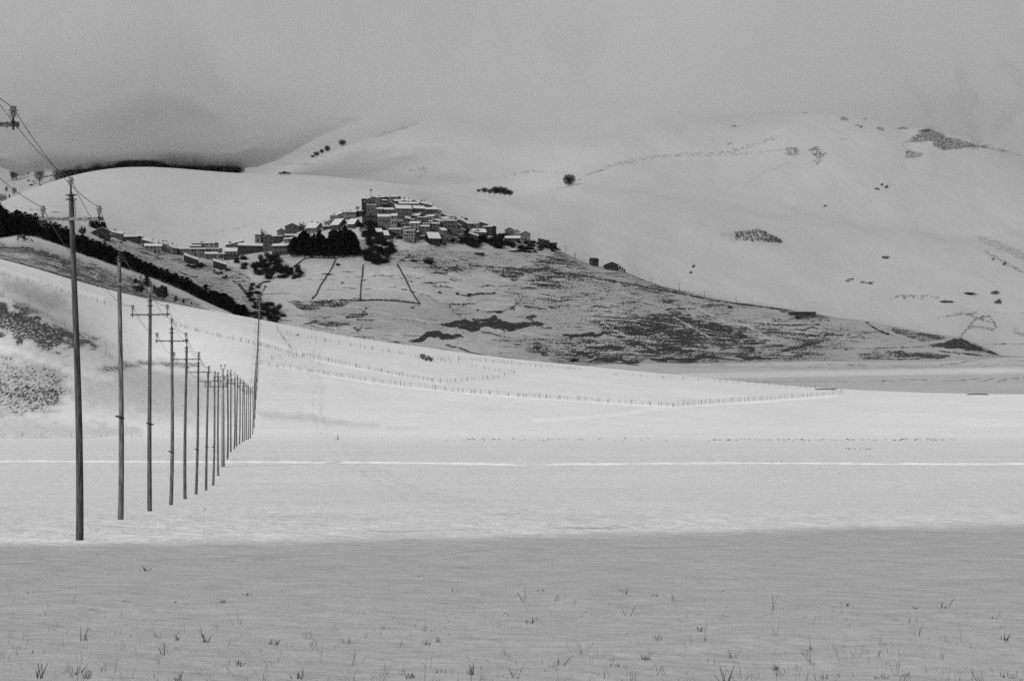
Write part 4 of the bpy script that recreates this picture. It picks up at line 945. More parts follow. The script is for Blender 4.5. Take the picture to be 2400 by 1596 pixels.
def shrub_mesh(seed, hgt=3.0, wide=2.2, n=150, tw=0.035, mat='twig'):
    r = random.Random(seed); c = MB()
    for i in range(n):
        p = Vector((r.gauss(0, wide * .28), r.gauss(0, wide * .28), -0.4)); d = Vector((p.x * .35 + r.gauss(0, .45), p.y * .35 + r.gauss(0, .45), 1)).normalized()
        L = hgt * r.uniform(.45, 1.1) * (1 - min(.6, p.length / wide * .5)); q = p + d * L
        s = d.cross(rnd_dir(r)).normalized() * tw; c.add([p - s * 1.5, p + s * 1.5, q + s * .4, q - s * .4], [(0, 1, 2, 3)])
        for k in range(4):
            s0 = p.lerp(q, r.uniform(.3, .95)); s1 = s0 + (d + rnd_dir(r) * 1.1).normalized() * L * r.uniform(.15, .4); s = d.cross(rnd_dir(r)).normalized() * tw * .7
            c.add([s0 - s, s0 + s, s1 + s * .3, s1 - s * .3], [(0, 1, 2, 3)])
    return c.mesh("shrub_twigs", M[mat])
def round_parts(seed, mat, n=760, tw=.09, rx=3.9, rz=3.7, cz=4.3):
    '''round leafless crown: twigs fanning out from the limbs and filling a rounded volume'''
    r = random.Random(seed); t = MB(); c = MB()
    t.tube([(0, 0, -1.2), (0.05, 0, 1.2), (0, 0.05, 3.2)], [.26, .2, .1], 6)
    for i in range(12):
        a = i * 2.4; d = Vector((math.cos(a), math.sin(a), r.uniform(.3, 1.6))).normalized(); p0 = Vector((0, 0, 1.0 + .12 * i))
        t.tube([tuple(p0), tuple(p0 + d * 1.6), tuple(p0 + d * 3.0)], [.09, .05, .02], 3, cap=False)
    lump = [rnd_dir(r) for _ in range(9)]
    for i in range(n):
        d = rnd_dir(r); q = r.random() ** .45
        edge = 1 + .16 * max(d.dot(l) for l in lump) - .14
        p = Vector((d.x * rx, d.y * rx, d.z * rz)) * q * edge + Vector((0, 0, cz))
        if p.z < .5: continue
        o = (p - Vector((0, 0, 1.2))).normalized(); e = (o + rnd_dir(r) * .7).normalized(); L = r.uniform(.5, 1.2)
        s_ = e.cross(rnd_dir(r)).normalized() * tw * r.uniform(.5, 1.2); a_, b_ = p - e * L * .5, p + e * L * .5
        c.add([a_ - s_, a_ + s_, b_ + s_ * .2, b_ - s_ * .2], [(0, 1, 2, 3)])
    return t.mesh("trunk", M['bark']), c.mesh("crown", M[mat])
ROUND = [round_parts(61, 'twig', 1700, .10), round_parts(62, 'twig', 1700, .10, 4.4, 3.4), round_parts(63, 'twig', 1500, .10, 3.4, 3.9)]
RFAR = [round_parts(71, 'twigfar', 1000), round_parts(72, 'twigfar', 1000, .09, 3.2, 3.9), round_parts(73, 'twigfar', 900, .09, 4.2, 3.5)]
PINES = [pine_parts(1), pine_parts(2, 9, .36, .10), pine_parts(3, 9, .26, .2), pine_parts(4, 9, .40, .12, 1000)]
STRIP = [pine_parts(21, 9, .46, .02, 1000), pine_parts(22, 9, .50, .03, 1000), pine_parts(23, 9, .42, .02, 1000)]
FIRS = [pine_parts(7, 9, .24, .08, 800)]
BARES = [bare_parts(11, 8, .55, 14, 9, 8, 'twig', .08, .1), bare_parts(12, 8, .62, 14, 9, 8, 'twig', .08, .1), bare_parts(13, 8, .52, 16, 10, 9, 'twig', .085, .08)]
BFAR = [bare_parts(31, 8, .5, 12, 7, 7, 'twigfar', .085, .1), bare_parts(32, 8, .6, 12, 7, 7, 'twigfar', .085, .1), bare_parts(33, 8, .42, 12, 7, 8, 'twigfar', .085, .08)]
DENSE = [bare_parts(41, 8, .62, 16, 11, 10, 'twig', .13, .04), bare_parts(42, 8, .7, 16, 12, 11, 'twig', .13, .04)]
SHRUBS = [shrub_mesh(51, 3, 2.2, 200, .05), shrub_mesh(52, 3, 2.8, 230, .05), shrub_mesh(53, 3, 1.8, 170, .05), shrub_mesh(54, 2.4, 3.2, 260, .05)]
def plant(name, label, cat, group, parts, loc, h_, href, wx=1.0, snow=False):
    root = empty(name, loc, rp.uniform(0, 6.28)); s = h_ / href
    root.scale = (s * wx, s * wx, s); tag(root, label, cat, group)
    mobj("trunk", parts[0], root); mobj("crown", parts[1], root)
    return root
def bush(label, group, loc, h_, wx=1.0, k=None):
    o = mobj("bare_shrub", SHRUBS[rp.randrange(4) if k is None else k]); o.location = loc; o.rotation_euler = (0, 0, rp.uniform(0, 6.28)); s = h_ / 3.0; o.scale = (s * wx, s * wx, s)
    tag(o, label, "shrub", group); return o
# the black strip of pines running down the left slope
LSTRIP = "black pine standing in the dense strip that runs down the left slope"; GSTRIP = "pines of the dense strip on the left slope"
SB = [(-60, 560), (0, 553), (40, 556), (65, 548), (107, 560), (162, 581), (191, 593), (273, 620), (335, 640), (400, 666), (487, 706), (540, 728), (580, 745)]
ST = [(-60, 462), (0, 480), (20, 500), (45, 494), (75, 510), (95, 520), (130, 532), (155, 540), (190, 553), (230, 568), (290, 590), (340, 615), (420, 650), (470, 672), (520, 690), (580, 728)]
def itp(pts, x): p = np.array(pts, float); return float(np.interp(x, p[:, 0], p[:, 1]))
for i in range(292):
    u = (i + 0.5) / 292; px = -60 + 636 * (u ** 1.12) + rp.uniform(-4, 4)
    yb, yt = itp(SB, px), itp(ST, px); H_ = yb - yt
    row = (i * 0.618) % 1.0
    d = 1351 + row * 62
    y_base = (HY - (gz(px, d) - CAMZ) / d * F)
    top = yt + (yb - yt) * (0.42 * (1 - row)) + rp.uniform(-9, 5)
    h_px = max(y_base - top, 14 if px < 480 else 10)
    h_px = min(h_px * rp.uniform(.9, 1.08), 56)
    plant("pine_tree", LSTRIP, "pine tree", GSTRIP, STRIP[i % 3], pt(px, d), h_px * d / F, 9.0, rp.uniform(1.45, 2.1) * (34 / max(h_px, 24)) ** .5)
# loose pines on the grassy slope below the strip
for i, (px, yb, hp) in enumerate([(318, 680, 26), (325, 688, 30), (333, 684, 22), (345, 672, 38), (371, 700, 26), (380, 703, 34), (388, 702, 30), (362, 690, 20), (412, 709, 16), (430, 712, 12), (448, 715, 9)]):
    d = 1160.0
    p = at(px, yb, 1090, 1345)
    plant("pine_tree", ["round-topped pine by the second pole's arm", "black pine beside the second pole's arm, leaning crown", "dense pine low on the grassy slope by the second pole", "slim pine with open boughs by the second pole", "black pine in the small clump left of the third pole's arm", "tallest pine of the small clump near the third pole", "bushy pine at the right end of the clump near the third pole", "small pine leading the clump near the third pole", "young pine right of the small clump", "little pine on the snow crest, second to last", "smallest pine at the snow crest"][i], "pine tree", "loose pines below the strip", PINES[(i * 3) % 4] if i != 3 else FIRS[0], p, hp * p.y / F, 9.0, 1.15)
plant("pine_tree", "black pine standing lower than the strip, at its left end", "pine tree", "loose pines below the strip", PINES[1], at(56, 570, 1300, 1420), 8, 9.0, 1.3)
# village pine grove
for i in range(60):
    px = 683 + 158 * ((i * 0.618) % 1.0); yb = rp.uniform(575, 604) if i % 3 else rp.uniform(598, 605)
    yt = itp([(680, 552), (700, 545), (712, 536), (730, 548), (745, 540), (765, 548), (785, 536), (805, 530), (825, 536), (845, 562)], px) + rp.uniform(0, 9)
    p = at(px, yb, 1720, 2040)
    plant("pine_tree", "black pine packed in the village grove below the broad white roofs", "pine tree", "pines of the village grove", PINES[rp.randrange(4)], p, max(yb - yt, 18) * rp.uniform(.62, 1.05) * p.y / F, 9.0, rp.uniform(.8, 1.1))
# small grove behind the western chalet
for i in range(12):
    px = rp.uniform(208, 246); p = pt(px, 1925); p.z -= 1
    plant("pine_tree", "dark pine in the little grove behind the leftmost chalet", "pine tree", "pines behind the leftmost chalet", PINES[rp.randrange(4)], p, rp.uniform(16, 27) * 1925 / F, 9.0, 1.0)
# bare shrubs and trees round the village: regions in photo coordinates (x0, y0, x1, y1, number, height px, label, group)
REG = [
    (596, 600, 660, 654, 46, (10, 17), "bare dark bush in the big thicket left of the pine grove", "bushes of the thicket left of the grove"),
    (656, 628, 706, 655, 22, (9, 16), "bare bush in the round patch below the thicket and the grove", "bushes of the round patch"),
    (845, 560, 925, 622, 62, (10, 19), "bare bush in the tall thicket right of the pine grove", "bushes of the thicket right of the grove"),
    (850, 535, 940, 570, 22, (7, 12), "bare bush on the bank under the church wall", "bushes under the church"),
    (842, 520, 886, 556, 26, (7, 13), "bare bush between the church's retaining wall and the pine grove", "bushes between wall and grove"),
    (1000, 560, 1080, 575, 10, (5, 8), "low bush at the feet of the lowest houses", "bushes at the lowest houses"),
    (1075, 545, 1140, 580, 34, (10, 18), "bare bush in the belt below the right-hand houses", "bushes below the right-hand houses"),
    (1140, 555, 1200, 584, 26, (9, 16), "bare bush below the dark house of the right side", "bushes below the dark right house"),
    (1195, 565, 1290, 592, 36, (7, 12), "bare bush along the eastern spur below the cottages", "bushes of the eastern spur"),
    (1285, 575, 1312, 592, 8, (7, 12), "bare bush at the tip of the eastern spur", "bushes at the tip of the eastern spur"),
    (430, 615, 482, 630, 12, (6, 11), "bare bush around the two low huts of the western group", "bushes by the low huts"),
    (555, 605, 582, 632, 10, (8, 14), "bare bush below the village road west of the thicket", "bushes below the road"),
    (585, 715, 664, 757, 44, (9, 16), "dark bush in the gully mouth behind the sunlit crest", "bushes of the gully mouth"),
    (575, 665, 612, 715, 24, (5, 10), "dark bush on the gully sides", "bushes of the gully"),
    (220, 552, 330, 570, 12, (5, 9), "low bush under the western ridge houses", "bushes of the western ridge"),
    (495, 628, 540, 655, 10, (5, 9), "low bush beside the lowest hut", "bushes near the lowest hut"),
    (1180, 545, 1190, 560, 4, (8, 14), "bare bush between the dark house and the cottages", "bushes between houses"),
]
for x0, y0, x1, y1, n, (h0, h1), lab, grp in REG:
    for i in range(n):
        a = rp.uniform(0, 6.28); q = math.sqrt(rp.random())
        px = (x0 + x1) / 2 + (x1 - x0) / 2 * q * math.cos(a); py = (y0 + y1) / 2 + (y1 - y0) / 2 * q * math.sin(a)
        p = at(px, py, 1500, 2030)
        if rp.random() < 0.35 and h1 > 13:
            plant("bare_tree", lab.replace("bush", "tree"), "bare tree", grp.replace("bushes", "trees"), ROUND[rp.randrange(3)], p, rp.uniform(h0, h1) * 1.1 * p.y / F, 8.0, rp.uniform(.8, 1.1))
        else:
            bush(lab, grp, p, rp.uniform(h0, h1) * p.y / F, rp.uniform(.8, 1.3))
# single plants on the village hill
for px, py, hp, wx, lab in [(1004, 615, 24, .8, "dark upright bush alone on the rough slope under the village centre"), (970, 612, 8, 1.5, "round dark bush left of the upright one under the village centre"), (943, 611, 6, 1.5, "small dark bush right of the tall thicket"), (792, 622, 9, 1.0, "wispy shrub just under the pine grove"), (802, 664, 5, 1.2, "tiny bush in the middle of the fenced snow field"), (858, 724, 6, .8, "tiny bush on the dark bank below the field wall"), (966, 722, 7, .6, "tiny pointed bush right of the field walls' foot"), (1072, 690, 8, 1.0, "bush at the left end of the upper terrace bank"), (1100, 692, 7, 1.6, "low bush on the upper terrace bank"), (1158, 688, 6, 1.0, "bush at the right end of the upper terrace bank"), (1030, 687, 8, .6, "thin bush above the terrace banks"), (1168, 733, 7, 1.2, "bush on the small middle bank"), (1110, 750, 7, .6, "thin bush just above the big dark bank"), (1120, 728, 5, .8, "thin bush left of the small middle bank"), (1345, 846, 9, 2.0, "dark bush at the hill foot where the plain begins"), (1711, 722, 13, .5, "slim dark shrub on the far right ridge line"), (1870, 746, 8, 1.4, "bush beside the long black shed"), (1983, 820, 5, 1.3, "bush at the bend of the far right lane"), (2080, 784, 7, 1.2, "bush at the fork of the two far right lanes"), (1905, 754, 5, .9, "tiny bush right below the long black shed")]:
    bush(lab, "single bushes on the village hill", at(px, py, 1500, 2030), hp * 1850 / F, wx)
for i, (px, py, hp) in enumerate([(1453, 634, 12), (1459, 636, 10), (1464, 639, 9), (1449, 632, 7)]):
    plant("pine_tree", ["dark conifer touching the gabled hut on the bare ridge", "middle conifer right of the gabled hut", "last small conifer right of the gabled hut", "dark low conifer against the gabled hut wall"][i], "pine tree", "conifers by the ridge hut", PINES[i % 4], at(px, py, 1720, 2040), hp * 1930 / F, 9.0, 1.2)
for px, py, hp, lab in [(765, 534, 18, "bare tree left in the gap between the broad white roofs"), (774, 534, 20, "bare tree right in the gap between the broad white roofs"), (838, 497, 16, "round bare tree beside the church tower")]:
    plant("bare_tree", lab, "bare tree", "bare trees among the roofs", BARES[0], at(px, py, 1720, 2040), hp * 1970 / F, 8.0, 1.0)
plant("bare_tree", "dark round tree beside the western chalet", "bare tree", "bare trees among the roofs", DENSE[0], at(194, 556, 1720, 1905), 27 * 1850 / F, 8.0, 1.0)
# trees of the high slopes
def far_tree(px, py, hp, wx, lab, grp, d0, d1, parts, lift=0.0, dd=0):
    p = at(px, py, d0, d1)
    if dd: p = pt(px, p.y + dd)
    return plant("bare_tree", lab, "bare tree", grp, parts, p, hp * p.y / F, 8.0, wx)
GF = "single trees of the smooth high slopes"
for px, py, hp, wx, lab in [(802, 344, 18, 1.0, "round bare tree alone on the left mountain ridge"), (767, 356, 15, 1.2, "largest tree of the ridge group of three"), (754, 361, 12, .9, "middle tree of the ridge group of three"), (742, 367, 12, 1.2, "left tree of the ridge group of three"), (733, 370, 7, 1.5, "low bush at the lower end of the ridge group"), ]:
    far_tree(px, py, hp, wx, lab, GF, 3060, 3520, ROUND[int(px) % 3])
for px, py, hp, wx, lab in [(1334, 437, 30, 1.05, "large round bare tree alone behind the village on the right")]:
    far_tree(px, py, hp, wx, lab, GF, 2425, 3520, ROUND[0])
for i, (px, dpx, hp, wx) in enumerate([(1122, 446, 8, 1.2), (1136, 450, 14, 1.1), (1148, 452, 12, 1.0), (1160, 455, 20, 1.0), (1172, 457, 22, 1.0), (1184, 458, 20, 1.0), (1195, 460, 15, 1.0)]):
    p = at(px, dpx, 2600, 2905); p = pt(px, 2906)
    plant("bare_tree", "bare tree, %s from left in the row on the ridge right of the church" % ORD[i + 1], "bare tree", "trees on the ridge right of the village", ROUND[i % 3], p, hp * 2906 / F, 8.0, wx * 1.15)
for i, (px, hp) in enumerate([(658, 7), (667, 8), (676, 7)]):
    plant("bare_tree", ["left", "middle", "right"][i] + " bush of the small dark flat hummock on the smooth hill", "shrub", "bushes of the dark hummock", DENSE[i % 2], at(px, 410, 2700, 3060), hp * 2900 / F, 8.0, 1.8)
bush("round dark bush alone on the far right valley floor", GF, at(2271, 689, 2000, 3400), 9 * 2500 / F, 2.2, 3)
bush("left one of two small bushes on the far right slope", GF, at(2211, 708, 2000, 3400), 7 * 2500 / F, 1.8, 3)
bush("right one of two small bushes on the far right slope", GF, at(2226, 708, 2000, 3400), 7 * 2500 / F, 1.6, 3)
# foggy beech wood behind the smooth hill
GW = "misty trees of the wood behind the smooth hill"; LW = "grey leafless tree fading into fog along the top of the smooth hill"
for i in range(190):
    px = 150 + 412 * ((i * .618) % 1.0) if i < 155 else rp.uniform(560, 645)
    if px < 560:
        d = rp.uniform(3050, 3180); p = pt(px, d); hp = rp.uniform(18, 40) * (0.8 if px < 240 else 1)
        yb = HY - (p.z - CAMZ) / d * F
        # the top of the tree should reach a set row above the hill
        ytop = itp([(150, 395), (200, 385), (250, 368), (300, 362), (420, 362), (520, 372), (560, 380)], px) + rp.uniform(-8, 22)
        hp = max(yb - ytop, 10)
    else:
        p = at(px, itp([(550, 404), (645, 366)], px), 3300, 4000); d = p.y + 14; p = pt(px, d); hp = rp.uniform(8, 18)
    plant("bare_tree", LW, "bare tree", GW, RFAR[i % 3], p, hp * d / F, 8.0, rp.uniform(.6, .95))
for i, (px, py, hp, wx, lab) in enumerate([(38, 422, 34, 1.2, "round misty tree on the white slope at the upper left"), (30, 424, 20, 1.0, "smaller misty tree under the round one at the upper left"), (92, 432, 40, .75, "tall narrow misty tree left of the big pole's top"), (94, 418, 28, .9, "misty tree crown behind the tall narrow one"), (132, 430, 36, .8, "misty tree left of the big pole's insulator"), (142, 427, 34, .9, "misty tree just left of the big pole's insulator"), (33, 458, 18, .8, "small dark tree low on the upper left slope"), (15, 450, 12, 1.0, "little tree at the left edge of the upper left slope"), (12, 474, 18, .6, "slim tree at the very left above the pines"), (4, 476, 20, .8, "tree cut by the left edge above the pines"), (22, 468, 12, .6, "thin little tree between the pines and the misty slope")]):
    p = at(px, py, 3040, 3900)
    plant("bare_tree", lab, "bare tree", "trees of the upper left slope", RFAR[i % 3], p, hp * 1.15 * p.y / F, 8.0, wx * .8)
for i in range(26):
    px = rp.uniform(50, 150); py = rp.uniform(395, 440) if px > 70 else rp.uniform(400, 425)
    bush("tiny dark bush sprinkled on the upper left snow slope", "tiny bushes of the upper left slope", at(px, py, 3000, 3900), rp.uniform(3, 5) * 3300 / F, 1.6)
# scrub patch on the mountain flank
b = MB(); rs = random.Random(9)
for i in range(260):
    u = rs.random(); px = 1724 + 108 * u; lo = itp([(1724, 564), (1780, 568), (1832, 570)], px); hi = itp([(1724, 547), (1750, 540), (1780, 540), (1800, 548), (1832, 567)], px); py = rs.uniform(hi, lo)
    p = at(px, py, 2425, 3500); hh = rs.uniform(1.0, 2.6)
    for k in range(4):
        q = p + Vector((rs.gauss(0, .9), rs.gauss(0, .9), hh)); s = Vector((rs.uniform(.15, .32), 0, 0)); b.add([p - s, p + s, q + s * .4, q - s * .4], [(0, 1, 2, 3)])
o = b.obj("scrub", M['twigfar']); tag(o, "dark patch of scrub on the bare mountain flank", "scrub", None, "stuff")
# ------------------------------------------------------------------ fences, field walls, far poles, vehicle, dry grass
rf = random.Random(4)
def post_mesh(s):
    r = random.Random(s); b = MB(); b.tube([(0, 0, -0.5), (r.uniform(-.04, .04), 0, 0.6), (r.uniform(-.1, .1), 0, 1.25)], [0.085, 0.075, 0.06], 6); return b.mesh("fence_post", M['post'])
POSTS = [post_mesh(i) for i in range(4)]
def fence(label, pts, step, d0=575, d1=1300, hgt=1.3, wires=2, fat=1.0, jit=.75, cap=96):
    P = np.array(pts, float); seg = np.hypot(*np.diff(P, axis=0).T); cum = np.concatenate([[0], np.cumsum(seg)]); n = max(int(cum[-1] / step), 2)
    n = min(n, cap); loc = []
    for i in range(n + 1):
        s = cum[-1] * i / n + (rf.uniform(-jit, jit) * cum[-1] / n if 0 < i < n else 0)
        loc.append(at(float(np.interp(s, cum, P[:, 0])), float(np.interp(s, cum, P[:, 1])), d0, d1))
    root = empty("wire_fence", loc[0]); tag(root, label, "fence", "post fences on the snow slopes")
    tops = []
    for i, p in enumerate(loc):
        o = mobj("fence_post", POSTS[rf.randrange(4)], root); o.location = p - loc[0]; o.rotation_euler = (R(rf.uniform(-4, 4)), R(rf.gauss(0, 6)), rf.uniform(0, 6))
        hh = hgt * rf.uniform(.75, 1.15) / 1.25; f = fat * .66 * rf.uniform(.7, 1.25) * (1.5 if i % 7 == 0 else 1); o.scale = (f, f, hh)
    b = MB()
    for w_ in range(wires):
        z = hgt * (.85 - .4 * w_); b.tube([tuple(p - loc[0] + Vector((0, 0, z + rf.uniform(-.06, .06)))) for p in loc], 0.012, 3, cap=False)
    if wires: b.obj("fence_wires", M['wire'], root)
fence("fence running along the sunlit shoulder at the left, crossing behind the big pole", [(-40, 636), (15, 648), (55, 658), (102, 668), (158, 685), (214, 703), (262, 718)], 14)
fence("long upper fence crossing the bright slope and turning back at a sharp corner", [(400, 758), (442, 772), (493, 785), (550, 798), (614, 811), (659, 824), (706, 835), (754, 843), (808, 854), (897, 873), (971, 888), (1033, 898), (1090, 893), (1158, 888), (1205, 875)], 9, fat=1.1)
fence("fence with the parked vehicle, sloping down to the meeting corner", [(674, 782), (730, 794), (802, 808), (870, 820), (935, 830), (980, 840), (1036, 848), (1090, 857), (1161, 870), (1205, 876)], 13, fat=1.1)
fence("fence along the skyline of the bright slope, right of the vehicle", [(1015, 842), (1090, 845), (1164, 850), (1230, 858), (1290, 862), (1360, 868)], 9, 900, 1250)
fence("sparse fence on the crest at the far plain's edge, with one thick post", [(1440, 880), (1505, 884), (1582, 889), (1665, 894), (1752, 900), (1823, 906), (1884, 910), (1973, 917)], 17, 900, 1260)
fence("sparse fence on the skyline between the gully and the vehicle", [(730, 776), (780, 786), (840, 795), (897, 804), (960, 812)], 18, 900, 1250)
fence("longest lower fence, dipping to a corner then climbing right toward the crest", [(609, 853), (671, 865), (736, 875), (787, 882), (867, 894), (932, 903), (1009, 911), (1063, 919), (1158, 925), (1200, 929), (1317, 936), (1429, 943), (1505, 948), (1577, 953)], 12, fat=1.1)
fence("close-set row of thin leaning posts climbing right from the lower corner", [(1577, 954), (1617, 948), (1690, 943), (1760, 940), (1861, 932), (1930, 927), (1975, 922)], 5, fat=.7)
fence("short fence dropping steeply from the crest to the long upper fence", [(649, 762), (651, 778), (660, 790), (672, 806), (680, 818), (685, 830)], 4.5, fat=.9)
fence("fence along the dark grass edge of the left spur", [(-40, 676), (0, 694), (105, 742), (170, 776), (265, 816)], 20)
fence("short low fence under the lone poles, left end of the upper fence", [(637, 842), (665, 839), (700, 837), (727, 838)], 11)
fence("little fence stub by the spur, beside the bright track", [(248, 826), (249, 838), (262, 843)], 8)
fence("faint fence at the foot of the left slope", [(0, 1022), (60, 1023), (110, 1024), (200, 1024), (300, 1024), (380, 1022)], 22, 560, 640, .8, 0, .6)
fence("fence beside the road along the right ridge", [(1560, 673), (1640, 690), (1702, 705), (1770, 713), (1844, 724), (1900, 734)], 5, 1750, 2050, 1.6, fat=1.2)
fence("fenced lane on the far right of the village hill", [(1880, 742), (1940, 762), (1990, 778), (2070, 780)], 5, 1700, 2000, 1.6, fat=1.0)
# field walls running down the fenced snow fields
def field_wall(label, pts, hgt=0.65, wid=0.36, d0=1600, d1=2030):
    b = MB(); P = np.array(pts, float); seg = np.hypot(*np.diff(P, axis=0).T); cum = np.concatenate([[0], np.cumsum(seg)]); n = int(cum[-1] / 1.6); last = None
    loc = [at(float(np.interp(cum[-1] * i / n, cum, P[:, 0])) + rf.uniform(-.8, .8), float(np.interp(cum[-1] * i / n, cum, P[:, 1])), d0, d1) for i in range(n + 1)]
    rings = []
    for i, p in enumerate(loc):
        q = loc[min(i + 1, n)] - loc[max(i - 1, 0)]; s = Vector((q.y, -q.x, 0)); s = s.normalized() * wid if s.length > 1e-6 else Vector((wid, 0, 0))
        hh = hgt * rf.uniform(.45, 1.3); rings.append([p - s * 1.1 - Vector((0, 0, .4)), p - s * .8 + Vector((0, 0, hh)), p + s * .8 + Vector((0, 0, hh * rf.uniform(.8, 1.1))), p + s * 1.1 - Vector((0, 0, .4))])
    for r_ in rings: b.v.extend([tuple(v) for v in r_])
    for i in range(len(rings) - 1):
        for j in range(3): b.f.append((i * 4 + j, i * 4 + j + 1, i * 4 + j + 5, i * 4 + j + 4)); b.m.append(0)
    b.f.append((0, 3, 2, 1)); b.m.append(0); k = (len(rings) - 1) * 4; b.f.append((k, k + 1, k + 2, k + 3)); b.m.append(0)
    tag(b.obj("field_wall", M['wallstone']), label, "field wall", "dark field walls below the village")
field_wall("left of the three dark field walls, slanting down to the left from the grove", [(787, 608), (776, 632), (752, 668), (742, 690), (731, 702)])
field_wall("middle of the three dark field walls, running straight down", [(851, 622), (850, 640), (846, 670), (844, 702)])
field_wall("right of the three dark field walls, slanting down to the right", [(931, 620), (945, 645), (965, 685), (984, 713)])
field_wall("low wall along the top edge of the fenced field beside the thicket", [(686, 628), (700, 618), (713, 607), (730, 605), (790, 607)], .8)
field_wall("dark wall along the lower edge of the fenced fields", [(795, 704), (845, 706), (880, 704), (930, 706), (984, 713)], .9)
# thin telegraph poles on the right ridge
def tele(px, yb, hp, lab):
    p = at(px, yb, 1720, 2040); root = empty("telegraph_pole", p); tag(root, lab, "telegraph pole", "thin poles along the right ridge"); h_ = hp * p.y / F
    b = MB(); b.tube([(0, 0, -1), (0, 0, h_)], [.15, .10], 6); b.obj("pole_shaft", M['post'], root)
    b = MB(); b.box((0, 0, h_ - .45), (1.1, .1, .1)); b.obj("crossarm", M['post'], root)
for px, yb, hp, lab in [(1262, 566, 10, "thin pole beside the ruined building on the eastern spur"), (1290, 576, 12, "thin pole above the flat ruin of the eastern spur"), (1326, 596, 20, "tall thin pole just past the end of the spur"), (1346, 606, 11, "shorter of two close thin poles on the ridge"), (1349, 607, 16, "taller of two close thin poles on the ridge"), (1527, 663, 13, "thin pole on the bare ridge, first right of the huts"), (1592, 681, 17, "thin pole on the bare ridge, second right of the huts"), (1652, 697, 16, "thin pole on the bare ridge, third right of the huts"), (1725, 711, 16, "thin pole on the bare ridge, fourth right of the huts"), (1784, 719, 8, "short pole on the bare ridge left of the long black shed"), (573, 565, 10, "thin pole rising left of the narrow flat-topped house"), (1006, 488, 9, "thin aerial pole on the upper roofs"), (591, 563, 12, "thin pole near the spiked roof"), (522, 592, 12, "thin pole between the inn and the double-roofed house")]: tele(px, yb, hp, lab)
# vehicle and trailer on the slope
def wheel(parent, loc, r=.42, w_=.26):
    b = MB(); b.tube([(-w_ / 2, 0, 0), (w_ / 2, 0, 0)], r, 14); o = b.obj("wheel", M['rubber'], parent); o.location = loc
    b = MB(); b.tube([(-w_ / 2 - .01, 0, 0), (w_ / 2 + .01, 0, 0)], r * .5, 10); b.obj("rim", M['arm'], o)
def vehicle():
    p = at(1003, 846, 900, 1240); sx = p.y / F
    root = empty("offroad_vehicle", p, R(-58)); tag(root, "dark boxy off-road vehicle standing on the bright slope beside the fence", "vehicle")
    q = at(1016, 848, 900, 1240); root.rotation_euler = (0, R(5), R(-12)); root.scale = (.95,) * 3
    b = MB()                                   # x along the vehicle, nose to +x
    prof = [(-1.15, .45), (-1.2, 1.05), (-1.12, 1.9), (-.95, 2.02), (.45, 2.0), (.75, 1.35), (1.45, 1.22), (1.55, .95), (1.5, .45)]
    n = len(prof); v = [(x, -.85, z) for x, z in prof] + [(x, .85, z) for x, z in prof]
    b.add(v, [tuple(range(n)), tuple(reversed(range(n, 2 * n)))] + [(i, n + i, n + (i + 1) % n, (i + 1) % n) for i in range(n)])
    b.obj("body", M['paint'], root)
    for x in (-.7, .02):
        b = MB(); b.box((x, -.86, 1.58), (.6, .03, .5)); b.obj("window", M['glass'], root)
    b = MB(); b.box((.63, 0, 1.66), (.05, 1.4, .5), rot=Matrix.Rotation(R(-25), 3, 'Y')); b.obj("windscreen", M['glass'], root)
    for y in (-.6, .6):
        b = MB(); b.tube([(1.5, y, .98), (1.57, y, .98)], .13, 10); b.obj("headlight", M['arm'], root)
    b = MB(); b.box((1.56, 0, .55), (.14, 1.75, .2)); b.obj("bumper", M['iron'], root)
    for x in (-.75, 1.0):
        for y in (-.86, .86):
            o = empty("tmp"); bpy.data.objects.remove(o)
            b = MB(); b.tube([(0, -.13, 0), (0, .13, 0)], .42, 14); w_ = b.obj("wheel", M['rubber'], root); w_.location = (x, y, .40)
            b = MB(); b.tube([(0, -.14, 0), (0, .14, 0)], .22, 10); b.obj("rim", M['arm'], w_)
    t = empty("trailer", at(991, 842, 900, 1240), 0); t.rotation_euler = (0, R(5), R(-10)); tag(t, "dark rounded trailer hitched behind the off-road vehicle", "trailer")
    b = MB(); prof = [(-.85, .5), (-1.0, .8), (-1.0, 1.5), (-.8, 1.85), (.3, 1.85), (.62, 1.6), (.72, 1.1), (.65, .5)]
    n = len(prof); v = [(x, -.75, z) for x, z in prof] + [(x, .75, z) for x, z in prof]
    b.add(v, [tuple(range(n)), tuple(reversed(range(n, 2 * n)))] + [(i, n + i, n + (i + 1) % n, (i + 1) % n) for i in range(n)]); b.obj("box", M['paint'], t)
    b = MB(); b.box((-.25, -.76, 1.2), (.7, .03, .35)); b.obj("side_panel", M['arm'], t)
    b = MB(); b.tube([(.6, 0, .6), (1.5, 0, .55)], .05, 6); b.obj("drawbar", M['iron'], t)
    for y in (-.76, .76):
        b = MB(); b.tube([(0, -.1, 0), (0, .1, 0)], .36, 12); w_ = b.obj("wheel", M['rubber'], t); w_.location = (-.1, y, .34)
        b = MB(); b.tube([(0, -.11, 0), (0, .11, 0)], .18, 10); b.obj("rim", M['arm'], w_)
vehicle()
